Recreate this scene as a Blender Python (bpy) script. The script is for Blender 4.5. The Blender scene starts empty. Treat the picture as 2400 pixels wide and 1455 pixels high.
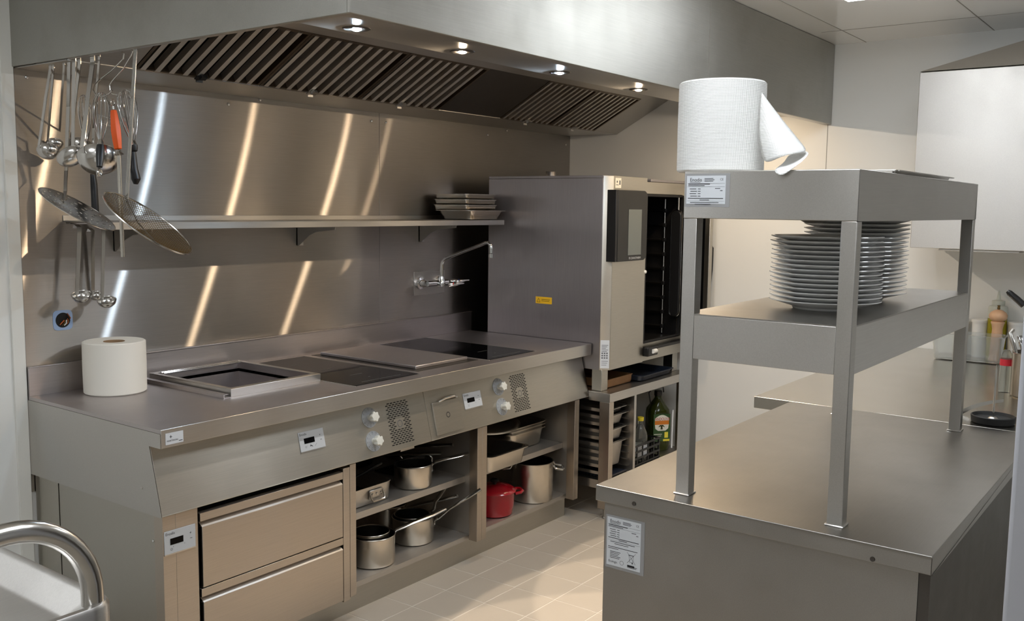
import bpy, bmesh, math, random
from mathutils import Vector, Matrix
random.seed(7)
sc = bpy.context.scene
COL = sc.collection

# ------------------------------------------------------------------ camera
F_PX, YAW, PITCH, ROLL, CZ = 2225.0572, 36.6979, 6.2082, 0.7064, 1.5899
def cam_axes():
    a, b, c = (math.radians(v) for v in (YAW, PITCH, ROLL))
    fw = Vector((math.cos(a)*math.cos(b), math.sin(a)*math.cos(b), -math.sin(b)))
    r0 = Vector((math.sin(a), -math.cos(a), 0)); u0 = r0.cross(fw)
    r = math.cos(c)*r0 + math.sin(c)*u0
    u = -math.sin(c)*r0 + math.cos(c)*u0
    return r, u, fw
R_, U_, FW_ = cam_axes()
cam = bpy.data.cameras.new('camera'); cam.sensor_width = 36.0; cam.lens = F_PX*36.0/2400.0
cam.clip_start = 0.02; cam.clip_end = 60
camo = bpy.data.objects.new('camera', cam); COL.objects.link(camo)
M = Matrix((R_, U_, -FW_)).transposed().to_4x4(); M.translation = Vector((0, 0, CZ))
camo.matrix_world = M
sc.camera = camo
def at(u, v, ax, val):
    """photo pixel -> point where its ray meets the plane ax = val"""
    d = FW_ + R_*((u-1200)/F_PX) - U_*((v-727.5)/F_PX)
    o = Vector((0, 0, CZ)); i = 'xyz'.index(ax)
    return o + d*((val-o[i])/d[i])

# ------------------------------------------------------------------ world, exposure
sc.view_settings.view_transform = 'Standard'
sc.view_settings.look = 'None'
sc.view_settings.gamma = 1.0
sc.view_settings.use_curve_mapping = False
sc.view_settings.exposure = 0.10
sc.cycles.use_denoising = True
sc.cycles.max_bounces = 10
sc.cycles.glossy_bounces = 7
sc.cycles.transmission_bounces = 8
sc.cycles.transparent_max_bounces = 12
sc.cycles.sample_clamp_indirect = 6.0
sc.cycles.caustics_reflective = True
w = bpy.data.worlds.new('world'); sc.world = w; w.use_nodes = True
w.node_tree.nodes['Background'].inputs[0].default_value = (0.9, 0.92, 1.0, 1)
w.node_tree.nodes['Background'].inputs[1].default_value = 0.05
PANEL_STRENGTH = 14.0      # ceiling LED panels
LENS_STRENGTH = 2250.0     # hood lamp lenses
SPOT_W = 72.0             # hood lamp beams
WARM = (1.0, 0.77, 0.52); COOL = (0.66, 0.82, 1.0); NEUT = (1.0, 0.86, 0.72); BEAM = (1.0, 0.83, 0.66)

# ------------------------------------------------------------------ key dimensions (metres)
XS0, XS1, YF, YW, H = 1.637, 4.108, 2.552, 3.365, 0.9     # cooking line
XE, ZC = 5.11, 2.459                                       # end wall, ceiling
XP0, XP1, YP0, YP1 = 1.9926, 3.335, 0.421, 1.2157          # serving pass
XQ0, XQ1, YQ0, YQ1 = 2.053, 3.2465, 0.622, 1.026           # shelf tower on the pass
ZH, YH, XH0 = 2.047, 1.708, 1.63                           # hood

# ------------------------------------------------------------------ materials
MATS = {}
def _nt(name):
    m = bpy.data.materials.new(name); m.use_nodes = True
    nt = m.node_tree; b = nt.nodes['Principled BSDF']
    MATS[name] = m
    return m, nt, b
def L(c):  # sRGB 0-255 -> linear
    return tuple(((v/255)/12.92 if v/255 <= .04045 else ((v/255+.055)/1.055)**2.4) for v in c) + (1,)
def plain(name, col, rough=.5, metal=0, spec=.5, noise=0, nscale=20, bump=0, bscale=200, trans=0, ior=1.45, emit=0, coat=0, sheen=0):
    m, nt, b = _nt(name); N = nt.nodes; K = nt.links
    b.inputs['Base Color'].default_value = L(col); b.inputs['Roughness'].default_value = rough
    b.inputs['Metallic'].default_value = metal; b.inputs['Specular IOR Level'].default_value = spec
    b.inputs['Transmission Weight'].default_value = trans; b.inputs['IOR'].default_value = ior
    b.inputs['Coat Weight'].default_value = coat
    if emit:
        b.inputs['Emission Color'].default_value = L(col); b.inputs['Emission Strength'].default_value = emit
    tc = N.new('ShaderNodeTexCoord')
    if noise:
        n = N.new('ShaderNodeTexNoise'); n.inputs['Scale'].default_value = nscale; n.inputs['Detail'].default_value = 5
        K.new(tc.outputs['Object'], n.inputs['Vector'])
        r = N.new('ShaderNodeMapRange'); r.inputs[3].default_value = 1-noise; r.inputs[4].default_value = 1+noise
        K.new(n.outputs['Fac'], r.inputs[0])
        mx = N.new('ShaderNodeMix'); mx.data_type = 'RGBA'; mx.blend_type = 'MULTIPLY'; mx.inputs[0].default_value = 1
        mx.inputs[6].default_value = L(col); K.new(r.outputs[0], mx.inputs[7]); K.new(mx.outputs[2], b.inputs['Base Color'])
    if bump:
        n = N.new('ShaderNodeTexNoise'); n.inputs['Scale'].default_value = bscale; n.inputs['Detail'].default_value = 3
        K.new(tc.outputs['Object'], n.inputs['Vector'])
        bp = N.new('ShaderNodeBump'); bp.inputs['Strength'].default_value = bump; bp.inputs['Distance'].default_value = .002
        K.new(n.outputs['Fac'], bp.inputs['Height']); K.new(bp.outputs['Normal'], b.inputs['Normal'])
    return m
def steel(name, col=(186, 182, 176), rough=.33, aniso=.9, brush=(1, .02, 0), smear=.10, fine=.05, stain=0.0, stain_col=(120, 105, 85)):
    """brushed stainless steel: highlights spread across the brushing, soft smears in the gloss"""
    m, nt, b = _nt(name); N = nt.nodes; K = nt.links
    b.inputs['Metallic'].default_value = 1; b.inputs['Anisotropic'].default_value = aniso
    g = N.new('ShaderNodeNewGeometry')
    cr = N.new('ShaderNodeVectorMath'); cr.operation = 'CROSS_PRODUCT'
    K.new(g.outputs['True Normal'], cr.inputs[0]); cr.inputs[1].default_value = brush
    nm = N.new('ShaderNodeVectorMath'); nm.operation = 'NORMALIZE'; K.new(cr.outputs[0], nm.inputs[0])
    K.new(nm.outputs[0], b.inputs['Tangent'])
    mp = N.new('ShaderNodeMapping'); mp.vector_type = 'POINT'
    ax = max(range(3), key=lambda i: abs(brush[i]))
    s = [420, 420, 420]; s[ax] = 9
    mp.inputs['Scale'].default_value = s
    K.new(g.outputs['Position'], mp.inputs['Vector'])
    n1 = N.new('ShaderNodeTexNoise'); n1.inputs['Scale'].default_value = 1; n1.inputs['Detail'].default_value = 2
    K.new(mp.outputs[0], n1.inputs['Vector'])
    n2 = N.new('ShaderNodeTexNoise'); n2.inputs['Scale'].default_value = 4.5; n2.inputs['Detail'].default_value = 6; n2.inputs['Roughness'].default_value = .65
    K.new(g.outputs['Position'], n2.inputs['Vector'])
    r1 = N.new('ShaderNodeMapRange'); r1.inputs[1].default_value = .2; r1.inputs[2].default_value = .8
    r1.inputs[3].default_value = rough-smear*.6; r1.inputs[4].default_value = rough+smear*.6
    K.new(n2.outputs['Fac'], r1.inputs[0])
    ad = N.new('ShaderNodeMath'); ad.operation = 'MULTIPLY_ADD'
    K.new(n1.outputs['Fac'], ad.inputs[0]); ad.inputs[1].default_value = .06; K.new(r1.outputs[0], ad.inputs[2])
    K.new(ad.outputs[0], b.inputs['Roughness'])
    r2 = N.new('ShaderNodeMapRange'); r2.inputs[1].default_value = .25; r2.inputs[2].default_value = .75
    r2.inputs[3].default_value = 1-fine; r2.inputs[4].default_value = 1+fine
    K.new(n1.outputs['Fac'], r2.inputs[0])
    mx = N.new('ShaderNodeMix'); mx.data_type = 'RGBA'; mx.blend_type = 'MULTIPLY'; mx.inputs[0].default_value = 1
    mx.inputs[6].default_value = L(col); K.new(r2.outputs[0], mx.inputs[7])
    out = mx.outputs[2]
    if stain:
        n3 = N.new('ShaderNodeTexNoise'); n3.inputs['Scale'].default_value = 2.6; n3.inputs['Detail'].default_value = 7; n3.inputs['Roughness'].default_value = .6
        K.new(g.outputs['Position'], n3.inputs['Vector'])
        r3 = N.new('ShaderNodeMapRange'); r3.inputs[1].default_value = .50; r3.inputs[2].default_value = .85; r3.inputs[3].default_value = 0; r3.inputs[4].default_value = stain
        K.new(n3.outputs['Fac'], r3.inputs[0])
        m2 = N.new('ShaderNodeMix'); m2.data_type = 'RGBA'; K.new(r3.outputs[0], m2.inputs[0]); K.new(out, m2.inputs[6]); m2.inputs[7].default_value = L(stain_col)
        out = m2.outputs[2]
    K.new(out, b.inputs['Base Color'])
    return m
def glossy(name, col, rough, stren=None):
    return plain(name, col, rough, metal=1)

steel('steel_wall', (172, 167, 161), .36, .85, brush=(1, .02, -.10), smear=.05, stain=.12)
def add_brush_lobe(name, fac, rough, a):
    """second, tighter lobe: light drawn into thin lines across the brushing"""
    nt = MATS[name].node_tree; N = nt.nodes; K = nt.links; b = N['Principled BSDF']
    g = N.new('ShaderNodeBsdfAnisotropic'); g.distribution = 'BECKMANN'
    g.inputs['Roughness'].default_value = rough; g.inputs['Anisotropy'].default_value = a
    K.new(b.inputs['Base Color'].links[0].from_socket, g.inputs['Color']); K.new(b.inputs['Tangent'].links[0].from_socket, g.inputs['Tangent'])
    m = N.new('ShaderNodeMixShader'); m.inputs[0].default_value = fac
    K.new(b.outputs[0], m.inputs[1]); K.new(g.outputs[0], m.inputs[2]); K.new(m.outputs[0], N['Material Output'].inputs[0])
add_brush_lobe('steel_wall', .5, .215, -.90)
steel('steel', (190, 187, 182), .31, .75, smear=.08)
steel('steel_top', (186, 180, 179), .35, .6, smear=.11)
steel('steel_pass', (166, 163, 158), .32, .7, smear=.10, stain=.22, stain_col=(112, 104, 94))
steel('steel_hood', (178, 177, 171), .46, .4, smear=.08, stain=.4, stain_col=(126, 118, 102))
steel('steel_oven', (172, 167, 169), .34, .7, brush=(.02, .02, 1), smear=.10)
steel('steel_front', (184, 180, 171), .32, .75, smear=.08)
steel('steel_drawer', (188, 178, 166), .33, .75, smear=.08)
steel('steel_in', (196, 191, 184), .50, .3)
steel('steel_filter', (222, 218, 212), .40, .3, smear=.10)  # paler copy: light on the slat lips put into the colour
steel('steel_filter_dark', (120, 108, 94), .30, .3, smear=.12)  # darker copy: shade of the slat webs put into the colour; frames too
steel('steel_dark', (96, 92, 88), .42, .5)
steel('steel_bright', (205, 202, 198), .30, .4)
plain('chrome', (215, 215, 215), .07, metal=1)
plain('polished', (200, 197, 192), .20, metal=1, noise=.05, nscale=30)
plain('pan_steel', (196, 190, 180), .27, metal=1, noise=.07, nscale=40)
plain('pan_alu', (190, 186, 180), .38, metal=1, noise=.10, nscale=60)
plain('pan_black', (22, 21, 21), .35, noise=.2, nscale=30)
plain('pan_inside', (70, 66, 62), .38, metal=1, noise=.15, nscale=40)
plain('white_paint', (214, 212, 203), .55, noise=.015, nscale=3)
plain('white_trim', (224, 223, 216), .45)
plain('wall_white', (229, 229, 225), .35, noise=.015, nscale=2)
plain('ceiling_white', (238, 238, 235), .22, spec=.9, coat=.6)
plain('joint_grey', (150, 148, 142), .7)
plain('tile', (166, 157, 144), .45, noise=.05, nscale=7, bump=.08, bscale=90)
plain('grout', (192, 186, 175), .85, noise=.08, nscale=60)
plain('paper', (226, 226, 223), .95, spec=.1, bump=.25, bscale=260)
def emboss(name, sc_):
    nt = MATS[name].node_tree; N = nt.nodes; K = nt.links; b = N['Principled BSDF']
    g = N.new('ShaderNodeNewGeometry'); sep = N.new('ShaderNodeSeparateXYZ'); K.new(g.outputs['Position'], sep.inputs[0])
    def m(op, a, b_=None):
        n = N.new('ShaderNodeMath'); n.operation = op
        for i, q in enumerate((a, b_)):
            if q is None: continue
            if isinstance(q, (int, float)): n.inputs[i].default_value = q
            else: K.new(q, n.inputs[i])
        return n.outputs[0]
    h = m('SUBTRACT', sep.outputs[0], sep.outputs[1])
    p = m('SINE', m('MULTIPLY', m('ADD', h, sep.outputs[2]), sc_)); q = m('SINE', m('MULTIPLY', m('SUBTRACT', h, sep.outputs[2]), sc_))
    bp = N.new('ShaderNodeBump'); bp.inputs['Strength'].default_value = .34; bp.inputs['Distance'].default_value = .0012
    K.new(m('MULTIPLY', p, q), bp.inputs['Height']); K.new(bp.outputs[0], b.inputs['Normal'])
emboss('paper', 900)
plain('paper_plain', (228, 223, 212), .95, spec=.1, bump=.04, bscale=120)
plain('cardboard', (150, 122, 92), .9, noise=.1)
plain('porcelain', (232, 232, 230), .12, coat=.3)
plain('black_plastic', (20, 20, 21), .38)
plain('black_rubber', (14, 14, 15), .6)
plain('dark_void', (10, 10, 10), .6)
plain('dark_grey', (30, 30, 29), .42)
plain('screen_grey', (104, 109, 106), .25)
plain('glass_black', (8, 8, 9), .06, ior=1.16)
plain('marking', (120, 118, 114), .4)
plain('label_white', (206, 210, 214), .45)
plain('label_film', (150, 150, 150), .4)
plain('ctrl_face', (184, 188, 192), .4)
plain('dial_face', (150, 154, 158), .35)
plain('ink', (40, 40, 44), .6)
plain('ink_soft', (96, 98, 104), .6)
plain('yellow_label', (242, 190, 40), .5)
plain('orange_plastic', (240, 96, 22), .42)
plain('red_enamel', (150, 14, 28), .18, coat=.5)
plain('red_dot', (200, 50, 34), .4)
plain('blue_dot', (40, 50, 130), .4)
plain('knob_white', (206, 206, 198), .45)
plain('oil_green', (58, 66, 18), .12, trans=.35)
plain('olive_oil', (168, 156, 30), .15, trans=.25)
plain('clear_plastic', (235, 238, 238), .12, trans=.93, ior=1.3)
plain('cloudy_plastic', (228, 232, 222), .3, trans=.4, ior=1.3)
plain('bottle_clear', (215, 215, 205), .08, trans=.9, ior=1.35)
plain('white_plastic', (228, 228, 224), .35)
plain('wood', (206, 164, 128), .45, noise=.1, nscale=25)
plain('brass', (120, 100, 62), .3, metal=1)
plain('copper', (190, 110, 70), .35, metal=1)
plain('blue_plastic', (150, 172, 205), .5)
plain('label_green', (52, 84, 44), .5)
plain('label_orange', (222, 130, 40), .5)
plain('label_red', (190, 36, 50), .5)
plain('label_cream', (236, 234, 220), .5)
plain('label_yellow', (224, 210, 70), .5)
plain('cap_yellow', (226, 204, 52), .4)
plain('tray_brown', (140, 104, 70), .5, metal=.5, noise=.15)
plain('tray_blue', (34, 40, 52), .35)
plain('appliance', (196, 198, 206), .35, metal=.2)
plain('led_panel', (243, 248, 254), .5, emit=PANEL_STRENGTH)

# ------------------------------------------------------------------ mesh helpers
class MB:
    def __init__(s): s.v = []; s.f = []
    def add(s, vs, fs):
        o = len(s.v); s.v += [Vector(p) for p in vs]; s.f += [tuple(i+o for i in f) for f in fs]; return s
    def box(s, x0, x1, y0, y1, z0, z1):
        return s.obox((0, 0, 0), (1, 0, 0), (0, 1, 0), (0, 0, 1), (x0, x1), (y0, y1), (z0, z1))
    def obox(s, o, ex, ey, ez, a, b, c):
        o, ex, ey, ez = Vector(o), Vector(ex), Vector(ey), Vector(ez)
        vs = [o+ex*i+ey*j+ez*k for k in c for j in b for i in a]
        fs = [(0, 2, 3, 1), (4, 5, 7, 6), (0, 1, 5, 4), (2, 6, 7, 3), (0, 4, 6, 2), (1, 3, 7, 5)]
        return s.add(vs, fs)
    def quad(s, a, b, c, d): return s.add([a, b, c, d], [(0, 1, 2, 3)])
    def prism(s, poly, ax, a, b):
        """poly in the two other axes (cyclic order x:yz, y:xz, z:xy), extruded along ax from a to b"""
        def P(t, q): return {'x': (t, q[0], q[1]), 'y': (q[0], t, q[1]), 'z': (q[0], q[1], t)}[ax]
        n = len(poly); vs = [P(a, q) for q in poly]+[P(b, q) for q in poly]
        fs = [tuple(range(n))[::-1], tuple(range(n, 2*n))]+[(i, (i+1) % n, n+(i+1) % n, n+i) for i in range(n)]
        return s.add(vs, fs)
    def tube(s, pts, r, seg=8, caps=True, closed=False):
        pts = [Vector(p) for p in pts]; n = len(pts); rs = r if isinstance(r, (list, tuple)) else [r]*n
        prev = None; rings = []
        for i, p in enumerate(pts):
            if closed: t = (pts[(i+1) % n]-pts[i-1]).normalized()
            else: t = (pts[min(i+1, n-1)]-pts[max(i-1, 0)]).normalized()
            if prev is None:
                q = Vector((0, 0, 1)) if abs(t.z) < .9 else Vector((1, 0, 0))
                a = t.cross(q).normalized()
            else:
                a = (prev-t*prev.dot(t)).normalized()
            prev = a; bb = t.cross(a)
            rings.append([p+(a*math.cos(2*math.pi*k/seg)+bb*math.sin(2*math.pi*k/seg))*rs[i] for k in range(seg)])
        vs = [q for rg in rings for q in rg]; fs = []
        m = n if closed else n-1
        for i in range(m):
            j = (i+1) % n
            for k in range(seg): fs.append((i*seg+k, i*seg+(k+1) % seg, j*seg+(k+1) % seg, j*seg+k))
        if caps and not closed: fs += [tuple(range(seg))[::-1], tuple(range((n-1)*seg, n*seg))]
        return s.add(vs, fs)
    def lathe(s, prof, c=(0, 0, 0), seg=32, axis=(0, 0, 1), sx=1, sy=1):
        """prof: list of (radius, height); revolved round axis through c"""
        c = Vector(c); ez = Vector(axis).normalized()
        ex = ez.cross(Vector((0, 1, 0)));
        if ex.length < .1: ex = ez.cross(Vector((1, 0, 0)))
        ex.normalize(); ey = ez.cross(ex)
        vs = []; fs = []; idx = []
        for r, h in prof:
            if r < 1e-6: idx.append([len(vs)]); vs.append(c+ez*h)
            else:
                idx.append(list(range(len(vs), len(vs)+seg)))
                vs += [c+ez*h+ex*(r*sx*math.cos(2*math.pi*k/seg))+ey*(r*sy*math.sin(2*math.pi*k/seg)) for k in range(seg)]
        for a, b in zip(idx, idx[1:]):
            for k in range(seg):
                k2 = (k+1) % seg
                if len(a) == 1 and len(b) == 1: continue
                if len(a) == 1: fs.append((a[0], b[k2], b[k]))
                elif len(b) == 1: fs.append((a[k], a[k2], b[0]))
                else: fs.append((a[k], a[k2], b[k2], b[k]))
        return s.add(vs, fs)
    def xf(s, M):
        s.v = [M @ p for p in s.v]; return s
    def build(s, name, mat, parent=None, smooth=False, bevel=0, seg=2, angle=35):
        off = Vector((0, 0, 0)); p = parent
        while p is not None: off += p.location; p = p.parent
        me = bpy.data.meshes.new(name)
        me.from_pydata([tuple(q-off) for q in s.v], [], s.f)
        bm = bmesh.new(); bm.from_mesh(me); bmesh.ops.remove_doubles(bm, verts=bm.verts, dist=1e-6)
        bmesh.ops.recalc_face_normals(bm, faces=bm.faces)
        bm.to_mesh(me); bm.free()
        me.materials.append(MATS[mat])
        o = bpy.data.objects.new(name, me); COL.objects.link(o)
        if parent is not None: o.parent = parent
        if smooth:
            me.shade_smooth()
            me.set_sharp_from_angle(angle=math.radians(angle))
        if bevel:
            md = o.modifiers.new('bevel', 'BEVEL'); md.width = bevel; md.segments = seg; md.limit_method = 'ANGLE'
            md.angle_limit = math.radians(40); md.harden_normals = False
            me.shade_smooth(); me.set_sharp_from_angle(angle=math.radians(50))
        return o
def tag(o, label, cat, group=None):
    o['label'] = label; o['category'] = cat
    if group: o['group'] = group
    return o
def struct(o): o['kind'] = 'structure'; return o
def thing(name, label, cat, loc=(0, 0, 0), group=None):
    o = bpy.data.objects.new(name, None); COL.objects.link(o); o.location = loc; o.empty_display_size = .05
    return tag(o, label, cat, group)
def dup(root, loc, rotz=None, label=None, group=None):
    r = root.copy(); COL.objects.link(r); r.location = loc
    if rotz is not None: r.rotation_euler = (0, 0, rotz)
    if label: r['label'] = label
    if group: r['group'] = group
    for ch in list(root.children):
        c = ch.copy(); COL.objects.link(c); c.parent = r
        for g in list(ch.children):
            d = g.copy(); COL.objects.link(d); d.parent = c
    return r
_tx = {}
def text2d(s, size):
    """flat lettering as 2-d triangles, origin bottom left"""
    if s not in _tx:
        cu = bpy.data.curves.new('t', 'FONT'); cu.body = s; cu.size = 1; cu.resolution_u = 3
        ob = bpy.data.objects.new('t', cu); COL.objects.link(ob)
        me = bpy.data.meshes.new_from_object(ob.evaluated_get(bpy.context.evaluated_depsgraph_get()))
        vs = [(v.co.x, v.co.y) for v in me.vertices]; fs = [tuple(p.vertices) for p in me.polygons]
        bpy.data.objects.remove(ob); bpy.data.curves.remove(cu); bpy.data.meshes.remove(me)
        _tx[s] = (vs, fs)
    vs, fs = _tx[s]
    return [(x*size, y*size) for x, y in vs], fs
def print_on(name, o, ex, ey, items, mat, parent, lift=.0006):
    """flat print: items ('t', text, x, y, size, xscale) / ('r', x, y, w, h) / ('o', x, y, r0, r1) / ('p', points)"""
    o, ex, ey = Vector(o), Vector(ex).normalized(), Vector(ey).normalized(); n = ex.cross(ey)
    mb = MB(); q = lambda x, y: o+ex*x+ey*y+n*lift
    for it in items:
        if it[0] == 't':
            vs, fs = text2d(it[1], it[4]); k = it[5] if len(it) > 5 else 1
            mb.add([q(it[2]+x*k, it[3]+y) for x, y in vs], fs)
        elif it[0] == 'r':
            _, x, y, w_, h_ = it; mb.quad(q(x, y), q(x+w_, y), q(x+w_, y+h_), q(x, y+h_))
        elif it[0] == 'o':
            _, x, y, r0, r1 = it; k = 16
            vs = [q(x+r*math.cos(2*math.pi*i/k), y+r*math.sin(2*math.pi*i/k)) for r in (r0, r1) for i in range(k)]
            mb.add(vs, [(i, (i+1) % k, k+(i+1) % k, k+i) for i in range(k)])
        elif it[0] == 'p':
            mb.add([q(x, y) for x, y in it[1]], [tuple(range(len(it[1])))])
        elif it[0] == 'l':
            _, x0, y0, x1, y1, t = it; d = Vector((x1-x0, y1-y0)).normalized()*t/2
            mb.quad(q(x0-d.y, y0+d.x), q(x0+d.y, y0-d.x), q(x1+d.y, y1-d.x), q(x1-d.y, y1+d.x))
    return mb.build(name, mat, parent)
def sticker(name, o, ex, ey, w, h, mat, parent, thick=.0008):
    ex, ey = Vector(ex).normalized(), Vector(ey).normalized(); n = ex.cross(ey)
    return MB().obox(o, ex, ey, n, (0, w), (0, h), (0, thick)).build(name, mat, parent)
def arc(c, r, a0, a1, n, ex, ey):
    c, ex, ey = Vector(c), Vector(ex), Vector(ey)
    return [c+ex*(r*math.cos(a0+(a1-a0)*i/n))+ey*(r*math.sin(a0+(a1-a0)*i/n)) for i in range(n+1)]
# ================================================================== the room
# floor: grout bed, single tiles where they can be seen, tiled material beyond
def floor_mat():
    m, nt, b = _nt('floor_far'); N = nt.nodes; K = nt.links
    g = N.new('ShaderNodeNewGeometry'); br = N.new('ShaderNodeTexBrick')
    mp = N.new('ShaderNodeMapping'); mp.inputs['Location'].default_value = (-.03, -.01, 0)
    K.new(g.outputs['Position'], mp.inputs['Vector']); K.new(mp.outputs[0], br.inputs['Vector'])
    br.offset = 0; br.inputs['Scale'].default_value = 1; br.inputs['Brick Width'].default_value = .205; br.inputs['Row Height'].default_value = .205
    br.inputs['Mortar Size'].default_value = .002
    br.inputs['Color1'].default_value = L((166, 157, 144)); br.inputs['Color2'].default_value = L((161, 152, 140)); br.inputs['Mortar'].default_value = L((186, 178, 166))
    K.new(br.outputs['Color'], b.inputs['Base Color']); b.inputs['Roughness'].default_value = .45
floor_mat()
fl = struct(MB().box(-2.3, 5.3, -2.6, 3.5, -.12, -.0012).build('floor', 'grout'))
T = .2046; GX, GY = 2.692, 2.485
tm = None; tn = 0
for i in range(-4, 12):
    for j in range(-8, 5):
        x0, x1 = GX+i*T, GX+(i+1)*T; y0, y1 = GY+j*T, GY+(j+1)*T
        if x1 > XE or y1 > YW: continue
        if tm is None:
            o = MB().box(.0018, T-.0018, .0018, T-.0018, -.006, 0).build('tile', 'tile', fl, bevel=.0012, seg=1); tm = o
        else:
            o = tm.copy(); COL.objects.link(o)
        o.location = (x0, y0, 0); o.parent = fl; tn += 1
x_lo, x_hi, y_lo = GX-4*T, GX+11*T, GY-8*T
far = MB()
far.box(-2.3, x_lo, -2.6, 3.37, -.006, 0); far.box(x_lo, XE, -2.6, y_lo, -.006, 0)
o = far.build('tiled_surround', 'floor_far', fl)
struct(MB().box(-2.3, 5.3, -2.6, 3.5, ZC, ZC+.1).build('ceiling', 'ceiling_white'))
cl = bpy.data.objects['ceiling']
for y in (1.55, .95, .35, -.25):
    MB().box(3.4, XE, y-.002, y+.002, ZC-.0012, ZC).build('panel_joint', 'joint_grey', cl)
for x in (4.72,):
    MB().box(x-.002, x+.002, -1, 1.65, ZC-.0012, ZC).build('panel_joint', 'joint_grey', cl)
wb = struct(MB().box(-2.3, 5.3, YW+.006, YW+.12, 0, 2.6).build('wall_back', 'wall_white'))
MB().box(XS0, 3.4025, YW, YW+.006, .55, 2.30).build('steel_sheet', 'steel_wall', wb, bevel=.0006, seg=1)
MB().box(3.4045, XE, YW, YW+.006, .55, 2.30).build('steel_sheet', 'steel_wall', wb, bevel=.0006, seg=1)
scr = None
for (u, v) in ((62, 181), (535, 244), (609, 234), (870, 284), (904, 287), (1142, 316), (1187, 306), (1325, 339)):
    p = at(u, v, 'y', YW)
    if scr is None:
        scr = MB().lathe([(0, .008), (.003, .0075), (.006, .005), (.0068, 0)], (0, 0, 0), 12, (0, -1, 0)).build('screw', 'chrome', wb, smooth=True); o = scr
        MB
    else:
        o = scr.copy(); COL.objects.link(o)
    o.location = p; o.parent = wb
struct(MB().box(1.592, XS0-.002, YW-.004, YW+.006, 0, ZC).build('trim_1', 'white_trim', bevel=.001))
we = struct(MB().box(XE, XE+.1, -2.6, YW+.1, 0, 2.6).build('wall_end', 'wall_white'))
yj = at(1938, 345, 'x', XE).y
for y in (yj, yj-1.15):
    MB().box(XE-.0015, XE, y-.0015, y+.0015, 0, ZC).build('panel_joint', 'joint_grey', we)
struct(MB().box(-2.3, 5.3, -2.7, -2.6, 0, 2.6).build('wall_right', 'wall_white'))
struct(MB().box(-2.4, -2.3, -2.7, 3.5, 0, 2.6).build('wall_near', 'wall_white'))
# warm-lit smooth panel behind the oven is the end wall itself

# ceiling LED panels
def led_panel(x, y, label):
    t = thing('ceiling_light', label, 'ceiling light', (x, y, ZC), group=None)
    a = .3
    fr = MB()
    for (x0, x1, y0, y1) in ((-a, a, -a, -a+.012), (-a, a, a-.012, a), (-a, -a+.012, -a+.012, a-.012), (a-.012, a, -a+.012, a-.012)):
        fr.box(x+x0, x+x1, y+y0, y+y1, ZC-.010, ZC)
    fr.build('frame', 'white_trim', t)
    MB().box(x-a+.012, x+a-.012, y-a+.012, y+a-.012, ZC-.045, ZC-.010).build('diffuser', 'led_panel', t)  # glowing sides hang below the ceiling, added to brighten it
    return t
pl = at(1985, 5, 'z', ZC)
led_panel(3.60, .97, 'square LED ceiling panel above the worktop by the end wall')
led_panel(1.45, .62, 'square LED ceiling panel above the front end of the serving pass')
led_panel(.15, 2.25, 'added unseen LED fill panel near the white wall left of the cooking line')  # added out of view to lift the left wall and hood end
led_panel(-1.4, -.2, 'added unseen LED fill panel over the open floor away from the hood')  # added behind the camera as fill for surfaces facing it
led_panel(2.9, -1.2, 'added unseen LED fill panel over the aisle past the tall fridge')  # added out of view for more fill on fronts and ceiling

# ================================================================== extraction hood
hood = thing('extraction_hood', 'long stainless steel extraction hood with baffle filters over the cooking line', 'hood', (3.37, 2.5, 2.035))
XR = XE-.003; ZT = ZC-.002; XSEAM = 3.593
MB().box(XH0, XSEAM-.0008, YH, YH+.010, ZH, ZT).build('skirt_panel', 'steel_hood', hood, bevel=.0015)
MB().box(XSEAM+.0008, XR, YH, YH+.010, ZH, ZT).build('skirt_panel', 'steel_hood', hood, bevel=.0015)
MB().box(XH0, XH0+.010, YH+.010, YW-.002, ZH, ZT).build('end_skirt', 'steel_hood', hood, bevel=.0015)
MB().box(XH0+.010, XR, YH+.010, YH+.045, ZH, ZH+.003).build('return_lip', 'steel', hood)
MB().box(XH0+.010, XH0+.024, YH+.045, 3.22, ZH, ZH+.003).build('return_lip', 'steel', hood)
MB().box(XH0+.010, XH0+.14, YH+.045, YH+.048, ZH+.003, ZH+.02).build('lip_stiffener', 'steel', hood)
ZLP, YLR = 2.10, 2.135
MB().box(XH0+.010, XR, YH+.045, YLR, ZLP, ZLP+.003).box(XH0+.010, XR, YLR-.003, YLR, ZLP+.003, 2.40).build('light_plate', 'steel', hood)
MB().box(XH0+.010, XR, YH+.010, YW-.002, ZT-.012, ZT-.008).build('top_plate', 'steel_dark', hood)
# sloping filter plane: bottom (3.03, 2.04) rising forward to (2.715, 2.21) and on
YB, ZB = 3.02, 2.042; dy, dz = -.8805, .4740      # unit slope direction
nY, nZ = -.4740, -.8805                           # faces down and forward
def sl(x, s, n): return (x, YB+dy*s+nY*n, ZB+dz*s+nZ*n)   # s along the slope, n out of the plane
def slab(mb, x0, x1, s0, s1, n0, n1):
    return mb.obox((0, YB, ZB), (1, 0, 0), (0, dy, dz), (0, nY, nZ), (x0, x1), (s0, s1), (n0, n1))
SL = .355
slab(MB(), XH0+.010, XR, SL, .78, -.004, 0).build('upper_rail', 'steel', hood)
for x0, x1 in ((XH0+.010, 1.873), (3.448, 3.922), (4.839, XR)):
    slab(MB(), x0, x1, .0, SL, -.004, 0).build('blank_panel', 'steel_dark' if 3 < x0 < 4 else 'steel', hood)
MB().box(XH0+.010, XR, YB-.004, YW-.002, 2.0415, 2.0455).box(XH0+.010, XR, YB-.004, YB-.001, 2.0455, 2.050).build('grease_gutter', 'steel', hood)
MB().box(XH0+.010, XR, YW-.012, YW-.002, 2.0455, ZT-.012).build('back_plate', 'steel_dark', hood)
nsl = 9
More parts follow.
